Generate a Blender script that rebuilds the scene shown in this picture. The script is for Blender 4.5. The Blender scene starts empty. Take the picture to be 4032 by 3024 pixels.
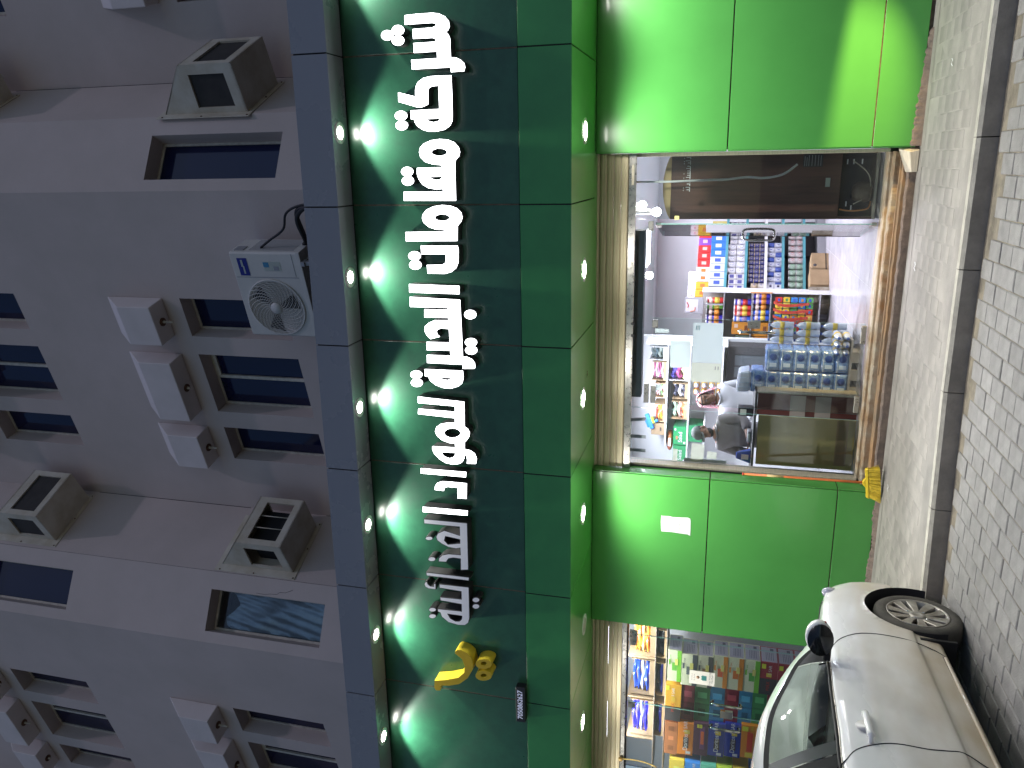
import bpy, bmesh, math, random
from mathutils import Vector, Matrix
random.seed(7)
SC = bpy.context.scene
COL = SC.collection
R = math.radians

# ------------------------------------------------------------------ camera
cam_d = bpy.data.cameras.new("camera")
cam_d.sensor_fit = 'HORIZONTAL'; cam_d.sensor_width = 36.0; cam_d.lens = 27.85
cam_d.clip_start = 0.05; cam_d.clip_end = 300
cam = bpy.data.objects.new("camera", cam_d); COL.objects.link(cam)
yaw, pitch, roll = R(15.997), R(14.680), R(3.098)
fwd = Vector((-math.sin(yaw)*math.cos(pitch), math.cos(yaw)*math.cos(pitch), math.sin(pitch)))
r0 = Vector((math.cos(yaw), math.sin(yaw), 0)); u0 = r0.cross(fwd)
rgt = math.cos(roll)*r0 + math.sin(roll)*u0
upv = -math.sin(roll)*r0 + math.cos(roll)*u0
# the phone was held upright but the photograph is stored on its side: picture right = down
cx, cy, cz = -upv, rgt, -fwd
cam.matrix_world = Matrix(((cx.x, cy.x, cz.x, 0.0), (cx.y, cy.y, cz.y, -8.26), (cx.z, cy.z, cz.z, 1.782), (0, 0, 0, 1)))  # whole scene scaled up uniformly about the camera; factor baked into all coordinates
SC.camera = cam

# ------------------------------------------------------------------ dusk sky, faint cool light from the upper right, exposure
SUN_EL, SUN_DIR = R(57), Vector((0.42, -0.48, 0.0)).normalized()
world = bpy.data.worlds.new("World"); SC.world = world; world.use_nodes = True
wn = world.node_tree.nodes; wl = world.node_tree.links
sky = wn.new("ShaderNodeTexSky"); sky.sky_type = 'NISHITA'; sky.sun_disc = False
sky.sun_elevation = SUN_EL; sky.sun_rotation = math.atan2(SUN_DIR.x, SUN_DIR.y)
sky.air_density = 1.0; sky.dust_density = 0.6; sky.ozone_density = 5.0
wl.new(sky.outputs[0], wn["Background"].inputs[0])
wn["Background"].inputs[1].default_value = 0.060
sun_d = bpy.data.lights.new("sun", 'SUN'); sun_d.energy = 0.30; sun_d.angle = R(2.0); sun_d.color = (0.86, 0.76, 1.0)
sun = bpy.data.objects.new("sun", sun_d); COL.objects.link(sun)
sv = Vector((SUN_DIR.x*math.cos(SUN_EL), SUN_DIR.y*math.cos(SUN_EL), math.sin(SUN_EL)))
sun.rotation_euler = (-sv).to_track_quat('-Z', 'Y').to_euler(); sun.location = sv*40
SC.view_settings.view_transform = 'Standard'; SC.view_settings.look = 'None'
SC.view_settings.exposure = 0.0; SC.view_settings.gamma = 1.0; SC.view_settings.use_curve_mapping = False
SC.cycles.max_bounces = 8; SC.cycles.diffuse_bounces = 3; SC.cycles.glossy_bounces = 4
SC.cycles.transmission_bounces = 6; SC.cycles.transparent_max_bounces = 16
SC.cycles.sample_clamp_indirect = 6.0; SC.cycles.caustics_reflective = False; SC.cycles.caustics_refractive = False
SC.cycles.use_denoising = True

# ------------------------------------------------------------------ materials
def _new(name):
    m = bpy.data.materials.new(name); m.use_nodes = True
    nt = m.node_tree; return m, nt, nt.nodes["Principled BSDF"]

def mat(name, c, rough=0.5, metal=0.0, var=0.0, vscale=6.0, c2=None, bump=0.0, bscale=60.0, coat=0.0, spec=0.5,
        rnd=0.0, stretch=None, fine=0.0):
    """base colour broken by noise (var: brightness swing, c2: second colour it drifts to), fine bump, random per object"""
    m, nt, b = _new(name)
    N, L = nt.nodes, nt.links
    b.inputs["Base Color"].default_value = (*c, 1); b.inputs["Roughness"].default_value = rough
    b.inputs["Metallic"].default_value = metal; b.inputs["Coat Weight"].default_value = coat
    b.inputs["Coat Roughness"].default_value = 0.08
    b.inputs["Specular IOR Level"].default_value = spec
    tc = N.new("ShaderNodeTexCoord"); src = tc.outputs["Object"]
    if stretch:
        mp = N.new("ShaderNodeMapping"); mp.inputs["Scale"].default_value = stretch; L.new(src, mp.inputs["Vector"]); src = mp.outputs[0]
    col = None
    if var > 0 or c2:
        nz = N.new("ShaderNodeTexNoise"); nz.inputs["Scale"].default_value = vscale; nz.inputs["Detail"].default_value = 6
        nz.inputs["Roughness"].default_value = 0.62
        L.new(src, nz.inputs["Vector"])
        rp = N.new("ShaderNodeValToRGB"); rp.color_ramp.elements[0].position = 0.34; rp.color_ramp.elements[1].position = 0.68
        a = c2 if c2 else tuple(max(0, v*(1-var)) for v in c)
        d = c if c2 else tuple(min(1, v*(1+var)) for v in c)
        rp.color_ramp.elements[0].color = (*a, 1); rp.color_ramp.elements[1].color = (*d, 1)
        L.new(nz.outputs["Fac"], rp.inputs[0]); col = rp.outputs[0]
        mr = N.new("ShaderNodeMapRange"); mr.inputs["To Min"].default_value = max(0.02, rough-0.08); mr.inputs["To Max"].default_value = min(1, rough+0.10)
        L.new(nz.outputs["Fac"], mr.inputs["Value"]); L.new(mr.outputs[0], b.inputs["Roughness"])
    if rnd > 0:
        oi = N.new("ShaderNodeObjectInfo"); ma = N.new("ShaderNodeMapRange")
        ma.inputs["To Min"].default_value = 1-rnd; ma.inputs["To Max"].default_value = 1+rnd
        L.new(oi.outputs["Random"], ma.inputs["Value"])
        mx = N.new("ShaderNodeVectorMath"); mx.operation = 'SCALE'
        if col: L.new(col, mx.inputs[0])
        else: mx.inputs[0].default_value = c
        L.new(ma.outputs[0], mx.inputs["Scale"]); col = mx.outputs[0]
    if col: L.new(col, b.inputs["Base Color"])
    if bump > 0:
        n2 = N.new("ShaderNodeTexNoise"); n2.inputs["Scale"].default_value = bscale; n2.inputs["Detail"].default_value = 5
        L.new(src, n2.inputs["Vector"])
        bp = N.new("ShaderNodeBump"); bp.inputs["Strength"].default_value = bump; bp.inputs["Distance"].default_value = 0.01
        L.new(n2.outputs["Fac"], bp.inputs["Height"]); L.new(bp.outputs[0], b.inputs["Normal"])
    return m

def emis(name, c, s):
    m, nt, b = _new(name)
    b.inputs["Base Color"].default_value = (*c, 1)
    b.inputs["Emission Color"].default_value = (*c, 1); b.inputs["Emission Strength"].default_value = s
    return m

def glass_mat(name, tint=(0.93, 0.97, 0.96), dirt=0.03):
    """thin pane: mostly see-through, mirror by Fresnel, a little film of dust"""
    m = bpy.data.materials.new(name); m.use_nodes = True; nt = m.node_tree; N, L = nt.nodes, nt.links
    N.clear(); out = N.new("ShaderNodeOutputMaterial")
    tr = N.new("ShaderNodeBsdfTransparent"); tr.inputs[0].default_value = (*tint, 1)
    gl = N.new("ShaderNodeBsdfGlossy"); gl.inputs["Roughness"].default_value = 0.03; gl.inputs[0].default_value = (1, 1, 1, 1)
    fr = N.new("ShaderNodeFresnel"); fr.inputs[0].default_value = 1.45
    df = N.new("ShaderNodeBsdfDiffuse"); df.inputs[0].default_value = (0.5, 0.5, 0.46, 1)
    m1 = N.new("ShaderNodeMixShader"); m2 = N.new("ShaderNodeMixShader")
    L.new(fr.outputs[0], m1.inputs[0]); L.new(tr.outputs[0], m1.inputs[1]); L.new(gl.outputs[0], m1.inputs[2])
    nz = N.new("ShaderNodeTexNoise"); nz.inputs["Scale"].default_value = 3.0; nz.inputs["Detail"].default_value = 8
    tc = N.new("ShaderNodeTexCoord"); L.new(tc.outputs["Object"], nz.inputs["Vector"])
    mr = N.new("ShaderNodeMapRange"); mr.inputs["From Min"].default_value = 0.4; mr.inputs["From Max"].default_value = 0.75
    mr.inputs["To Min"].default_value = dirt*0.3; mr.inputs["To Max"].default_value = dirt*1.6
    L.new(nz.outputs["Fac"], mr.inputs["Value"]); L.new(mr.outputs[0], m2.inputs[0])
    L.new(m1.outputs[0], m2.inputs[1]); L.new(df.outputs[0], m2.inputs[2]); L.new(m2.outputs[0], out.inputs[0])
    return m

def sheet_mat(name, c):
    """thin paper: reflects on the lit side and lets the light behind it through"""
    m, nt, b = _new(name); N, L = nt.nodes, nt.links
    b.inputs["Base Color"].default_value = (*c, 1); b.inputs["Roughness"].default_value = .8
    tl = N.new("ShaderNodeBsdfTranslucent"); tl.inputs[0].default_value = (*c, 1); mx = N.new("ShaderNodeMixShader")
    nz = N.new("ShaderNodeTexNoise"); nz.inputs["Scale"].default_value = 7; mr = N.new("ShaderNodeMapRange"); mr.inputs["To Min"].default_value = .42; mr.inputs["To Max"].default_value = .62
    tc = N.new("ShaderNodeTexCoord"); L.new(tc.outputs["Object"], nz.inputs["Vector"]); L.new(nz.outputs["Fac"], mr.inputs["Value"]); L.new(mr.outputs[0], mx.inputs[0])
    L.new(b.outputs[0], mx.inputs[1]); L.new(tl.outputs[0], mx.inputs[2]); L.new(mx.outputs[0], N["Material Output"].inputs[0])
    return m

M = {}
M['acp_green'] = mat("green_composite_panel", (0.080, 0.345, 0.068), 0.30, var=0.05, vscale=1.6, bump=0.02, bscale=4, coat=0.25)
M['acp_band'] = mat("fascia_composite_panel", (0.036, 0.235, 0.062), 0.30, var=0.10, vscale=2.2, bump=0.02, bscale=4, coat=0.2)
M['acp_dark'] = mat("dark_green_sign_panel", (0.016, 0.078, 0.041), 0.30, c2=(0.022, 0.102, 0.052), vscale=9, bump=0.03, bscale=7, coat=0.15)
M['acp_grey'] = mat("grey_composite_panel", (0.24, 0.25, 0.28), 0.26, var=0.02, vscale=1, coat=0.15)
M['joint'] = mat("tan_joint_sealant", (0.125, 0.095, 0.065), 0.9, var=0.4, vscale=20)
M['plaster'] = mat("cream_plaster", (0.60, 0.515, 0.485), 0.9, c2=(0.535, 0.465, 0.43), vscale=1.1, bump=0.25, bscale=45)
M['plaster2'] = mat("white_plaster", (0.74, 0.67, 0.66), 0.9, c2=(0.66, 0.60, 0.58), vscale=2.2, bump=0.2, bscale=50)
M['fibre'] = mat("painted_fibreglass", (0.66, 0.62, 0.53), 0.6, c2=(0.50, 0.44, 0.33), vscale=3.0, bump=0.15, bscale=30)
M['dark'] = mat("dark_recess", (0.012, 0.012, 0.014), 0.8)
M['black'] = mat("black_plastic", (0.015, 0.015, 0.017), 0.45)
M['cable'] = mat("black_insulated_cable", (0.012, 0.012, 0.016), 0.6)
M['winframe'] = mat("cream_window_frame", (0.60, 0.56, 0.48), 0.5, var=0.15, vscale=15)
M['winglass'] = mat("dark_window_glass", (0.007, 0.011, 0.048), 0.09, spec=0.6)
M['mesh'] = mat("dark_insect_mesh", (0.045, 0.042, 0.040), 0.8, var=0.2, vscale=8)
M['rust'] = mat("rusty_fitting", (0.12, 0.06, 0.035), 0.8, var=0.5, vscale=25)
M['acwhite'] = mat("white_enamel", (0.62, 0.60, 0.56), 0.45, var=0.05, vscale=5)
M['alu'] = mat("aged_aluminium", (0.52, 0.47, 0.37), 0.42, metal=0.25, var=0.15, vscale=9, stretch=(1, 1, 12))
M['shutter'] = mat("cream_shutter_steel", (0.66, 0.58, 0.40), 0.42, c2=(0.50, 0.42, 0.27), vscale=3.5, stretch=(0.7, 1, 6))
M['steel'] = mat("brushed_steel", (0.42, 0.40, 0.36), 0.28, metal=0.9, var=0.15, vscale=20)
M['chrome'] = mat("chrome", (0.70, 0.70, 0.68), 0.08, metal=1.0)
M['glass'] = glass_mat("clear_glass", dirt=.008)
M['glass_edge'] = mat("green_glass_edge", (0.30, 0.58, 0.52), 0.2, spec=0.6)
M['paver'] = mat("grey_concrete_paver", (0.315, 0.305, 0.285), 0.85, c2=(0.22, 0.213, 0.20), vscale=7, bump=0.5, bscale=90, rnd=0.10)
M['paver_side'] = mat("worn_concrete_paver", (0.33, 0.308, 0.272), 0.82, c2=(0.215, 0.202, 0.180), vscale=2.6, bump=0.4, bscale=70, rnd=0.06)
M['sand'] = mat("sandy_joint_fill", (0.27, 0.235, 0.17), 0.95, c2=(0.12, 0.105, 0.08), vscale=6, bump=0.6, bscale=60)
M['kerb'] = mat("kerb_concrete", (0.36, 0.325, 0.27), 0.88, c2=(0.24, 0.22, 0.185), vscale=5, bump=0.5, bscale=60)
M['kerbtop'] = mat("kerb_top_concrete", (0.40, 0.38, 0.32), 0.88, var=0.2, vscale=7, bump=0.4, bscale=60)
M['asphalt'] = mat("packed_ground", (0.16, 0.15, 0.13), 0.95, var=0.2, vscale=4)
M['mortar'] = mat("rough_mortar", (0.24, 0.18, 0.14), 0.95, c2=(0.14, 0.11, 0.09), vscale=14, bump=0.9, bscale=50)
M['rustwood'] = mat("rusty_threshold", (0.36, 0.21, 0.10), 0.75, c2=(0.20, 0.15, 0.10), vscale=5, bump=0.5, bscale=40, stretch=(0.5, 1, 1))
M['white'] = mat("white_paint", (0.78, 0.78, 0.78), 0.5)
M['iwall'] = mat("white_interior_wall", (0.78, 0.78, 0.80), 0.6, var=0.02, vscale=2)
M['tile'] = mat("white_floor_tile", (0.52, 0.50, 0.52), 0.2, c2=(0.45, 0.43, 0.46), vscale=4)
M['grey'] = mat("grey_metal_shelf", (0.33, 0.33, 0.35), 0.5, metal=0.2)
M['shelfdark'] = mat("dark_grey_shelf_back", (0.055, 0.052, 0.055), 0.6)
M['teal'] = mat("teal_price_strip", (0.10, 0.33, 0.38), 0.4)
M['brown'] = mat("brown_wood_veneer", (0.115, 0.052, 0.036), 0.35, c2=(0.080, 0.036, 0.026), vscale=5, stretch=(10, 1, 0.6), coat=0.2)
M['card'] = mat("brown_cardboard", (0.36, 0.25, 0.14), 0.85, var=0.12, vscale=5)
M['khaki'] = mat("khaki_board", (0.44, 0.35, 0.13), 0.5, c2=(0.36, 0.285, 0.105), vscale=1.2)
M['maroon'] = mat("maroon_board", (0.11, 0.025, 0.02), 0.5)
M['paper'] = sheet_mat("white_paper", (0.76, 0.82, 0.77))
M['papery'] = sheet_mat("cream_paper", (0.78, 0.78, 0.62))
M['ink'] = mat("grey_ink", (0.28, 0.28, 0.28), 0.8)
M['inkteal'] = mat("teal_ink", (0.15, 0.42, 0.45), 0.8)
M['letter_lit'] = emis("lit_white_acrylic", (0.96, 0.98, 1.0), 6.5)
M['letter_off'] = mat("unlit_white_acrylic", (0.88, 0.88, 0.90), 0.12, spec=0.6, coat=0.4)
M['letter_side'] = mat("dark_letter_return", (0.035, 0.034, 0.034), 0.4, var=0.3, vscale=12)
M['yellow'] = mat("yellow_acrylic", (0.70, 0.46, 0.006), 0.3, var=0.06, vscale=8, coat=0.2)
M['yellowside'] = mat("yellow_return", (0.72, 0.55, 0.04), 0.35)
M['lamp'] = emis("lit_lamp_white", (1.0, 0.97, 0.90), 60.0)
M['lampin'] = emis("lit_panel_cool", (0.90, 0.92, 1.0), 14.0)
M['rim'] = mat("white_lamp_rim", (0.75, 0.74, 0.70), 0.4)
M['off_lamp'] = mat("unlit_lamp_lens", (0.62, 0.60, 0.50), 0.5)

# ------------------------------------------------------------------ mesh building helpers
X, Y, Z = Vector((1, 0, 0)), Vector((0, 1, 0)), Vector((0, 0, 1))
class Frame:
    def __init__(s, o=(0, 0, 0), ex=X, ey=Y, ez=Z): s.o = Vector(o); s.ex, s.ey, s.ez = Vector(ex), Vector(ey), Vector(ez)
    def __call__(s, x, y, z): return s.o + s.ex*x + s.ey*y + s.ez*z
WORLD = Frame()
class MB:
    def __init__(s): s.v = []; s.f = []; s.m = []; s.sm = []
    def add(s, vs, fs, mi=0, smooth=False):
        b = len(s.v); s.v += [Vector(p) for p in vs]
        for f in fs: s.f.append([b+i for i in f]); s.m.append(mi); s.sm.append(smooth)
        return s
    def box(s, x0, x1, y0, y1, z0, z1, F=WORLD, mi=0):
        p = [F(x, y, z) for z in (z0, z1) for y in (y0, y1) for x in (x0, x1)]
        return s.add(p, [(0, 2, 3, 1), (4, 5, 7, 6), (0, 1, 5, 4), (2, 6, 7, 3), (0, 4, 6, 2), (1, 3, 7, 5)], mi)
    def hexa(s, p, mi=0):   # 8 points: bottom ring 0-3, top ring 4-7
        return s.add(p, [(3, 2, 1, 0), (4, 5, 6, 7), (0, 1, 5, 4), (1, 2, 6, 5), (2, 3, 7, 6), (3, 0, 4, 7)], mi)
    def prism(s, poly, y0, y1, F=WORLD, mi=0):   # polygon in local x,z extruded along local y
        n = len(poly)
        p = [F(a, y0, b) for a, b in poly] + [F(a, y1, b) for a, b in poly]
        return s.add(p, [list(range(n)), list(range(2*n-1, n-1, -1))] + [(i, n+i, n+(i+1) % n, (i+1) % n) for i in range(n)], mi)
    def quad(s, a, b, c, d, mi=0): return s.add([a, b, c, d], [(0, 1, 2, 3)], mi)
    def tube(s, pts, r, n=8, mi=0, cap=True):
        pts = [Vector(p) for p in pts]; rs = r if isinstance(r, (list, tuple)) else [r]*len(pts)
        vs = []; fs = []; pn = None
        for i, p in enumerate(pts):
            t = (pts[min(i+1, len(pts)-1)] - pts[max(i-1, 0)]).normalized()
            if pn is None:
                a = Z if abs(t.z) < 0.9 else X
                pn = t.cross(a).normalized()
            else:
                pn = (pn - t*pn.dot(t)).normalized()
            b = t.cross(pn)
            vs += [p + (pn*math.cos(2*math.pi*k/n) + b*math.sin(2*math.pi*k/n))*rs[i] for k in range(n)]
        for i in range(len(pts)-1):
            for k in range(n): fs.append((i*n+k, i*n+(k+1) % n, (i+1)*n+(k+1) % n, (i+1)*n+k))
        if cap: fs += [list(range(n))[::-1], [(len(pts)-1)*n+k for k in range(n)]]
        return s.add(vs, fs, mi, True)
    def lathe(s, prof, n=20, F=WORLD, mi=0, smooth=True, cap=True):   # prof: (radius, z) about local z
        vs = []; fs = []
        for r, z in prof: vs += [F(r*math.cos(2*math.pi*k/n), r*math.sin(2*math.pi*k/n), z) for k in range(n)]
        for i in range(len(prof)-1):
            for k in range(n): fs.append((i*n+k, i*n+(k+1) % n, (i+1)*n+(k+1) % n, (i+1)*n+k))
        if cap and prof[0][0] > 1e-6: fs.append(list(range(n))[::-1])
        if cap and prof[-1][0] > 1e-6: fs.append([(len(prof)-1)*n+k for k in range(n)])
        return s.add(vs, fs, mi, smooth)
    def ball(s, c, rx, ry, rz, nu=12, nv=8, F=WORLD, mi=0):
        prof = [(math.sin(math.pi*i/nv), -math.cos(math.pi*i/nv)) for i in range(nv+1)]
        vs = []; fs = []
        for r, z in prof: vs += [F(c[0]+rx*r*math.cos(2*math.pi*k/nu), c[1]+ry*r*math.sin(2*math.pi*k/nu), c[2]+rz*z) for k in range(nu)]
        for i in range(nv):
            for k in range(nu): fs.append((i*nu+k, i*nu+(k+1) % nu, (i+1)*nu+(k+1) % nu, (i+1)*nu+k))
        return s.add(vs, fs, mi, True)
    def mesh(s, name, mats, bevel=0.0):
        me = bpy.data.meshes.new(name); me.from_pydata([tuple(p) for p in s.v], [], s.f)
        for m in (mats if isinstance(mats, (list, tuple)) else [mats]): me.materials.append(m)
        for p, mi, sm in zip(me.polygons, s.m, s.sm): p.material_index = mi; p.use_smooth = sm
        bm = bmesh.new(); bm.from_mesh(me)
        bmesh.ops.remove_doubles(bm, verts=bm.verts, dist=1e-5)
        bmesh.ops.recalc_face_normals(bm, faces=bm.faces)
        if bevel > 0:
            bmesh.ops.bevel(bm, geom=[e for e in bm.edges if len(e.link_faces) == 2 and e.calc_face_angle(0) > 0.6], offset=bevel, segments=1, affect='EDGES', clamp_overlap=True)
        bm.to_mesh(me); bm.free(); me.update()
        return me
    def build(s, name, mats, parent=None, bevel=0.0):
        o = bpy.data.objects.new(name, s.mesh(name, mats, bevel)); COL.objects.link(o)
        if parent: adopt(o, parent)
        return o

def adopt(o, parent):
    """hang a part that was modelled in world coordinates on its thing"""
    o.parent = parent
    w = Vector((0, 0, 0)); p = parent
    while p: w += Vector(p.location); p = p.parent
    o.location = Vector(o.location) - w
def tag(o, label=None, cat=None, group=None, kind=None):
    if label: o["label"] = label
    if cat: o["category"] = cat
    if group: o["group"] = group
    if kind: o["kind"] = kind
    return o
def thing(name, label, cat, loc=(0, 0, 0), group=None):
    o = bpy.data.objects.new(name, None); o.empty_display_size = 0.1; COL.objects.link(o); o.location = loc
    return tag(o, label, cat, group)
def same(o, parent, d):
    """a copy of a part, sharing its mesh, moved by d"""
    c = o.copy(); COL.objects.link(c); c.parent = parent; c.location = Vector(o.location) + Vector(d); return c
def copy_tree(root, loc, label=None, rz=None):
    r = root.copy(); COL.objects.link(r); r.location = loc
    if rz is not None: r.rotation_euler = (0, 0, rz)
    if label: r["label"] = label
    for ch in root.children:
        c = ch.copy(); COL.objects.link(c); c.parent = r
        for g in ch.children:
            d = g.copy(); COL.objects.link(d); d.parent = c
    return r
def curve_mesh(splines, extrude=0.0, offset=0.0, bevel=0.0):
    """closed 2-D outlines (with holes) -> mesh in local xy, thickness along z"""
    cu = bpy.data.curves.new("outline", 'CURVE'); cu.dimensions = '2D'; cu.fill_mode = 'BOTH'
    cu.extrude = extrude; cu.offset = offset; cu.bevel_depth = bevel
    for sp in splines:
        s = cu.splines.new('POLY'); s.points.add(len(sp)-1); s.use_cyclic_u = True
        for i, (a, b) in enumerate(sp): s.points[i].co = (a, b, 0, 1)
    o = bpy.data.objects.new("outline", cu); COL.objects.link(o)
    dg = bpy.context.evaluated_depsgraph_get(); me = bpy.data.meshes.new_from_object(o.evaluated_get(dg))
    bpy.data.objects.remove(o); bpy.data.curves.remove(cu); return me
def plane_obj(name, me, m, Fm, parent=None):
    """put an xy mesh into the world by matrix Fm (columns: right, up, out, origin)"""
    me.transform(Fm); me.materials.clear(); me.materials.append(m)
    o = bpy.data.objects.new(name, me); COL.objects.link(o)
    if parent: adopt(o, parent)
    return o
def facing(o, right=X, up=Z):
    r = Vector(right).normalized(); u = Vector(up).normalized(); n = r.cross(u); o = Vector(o)
    return Matrix(((r.x, u.x, n.x, o.x), (r.y, u.y, n.y, o.y), (r.z, u.z, n.z, o.z), (0, 0, 0, 1)))
def text_mesh(s, size, extrude=0.0, align='CENTER', bold=0.0):
    cu = bpy.data.curves.new("text", 'FONT'); cu.body = s; cu.size = size; cu.extrude = extrude; cu.offset = bold
    cu.align_x = align; cu.align_y = 'CENTER'
    o = bpy.data.objects.new("text", cu); COL.objects.link(o)
    dg = bpy.context.evaluated_depsgraph_get(); me = bpy.data.meshes.new_from_object(o.evaluated_get(dg))
    bpy.data.objects.remove(o); bpy.data.curves.remove(cu); return me
def lerp(a, b, t): return a + (b-a)*t

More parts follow.
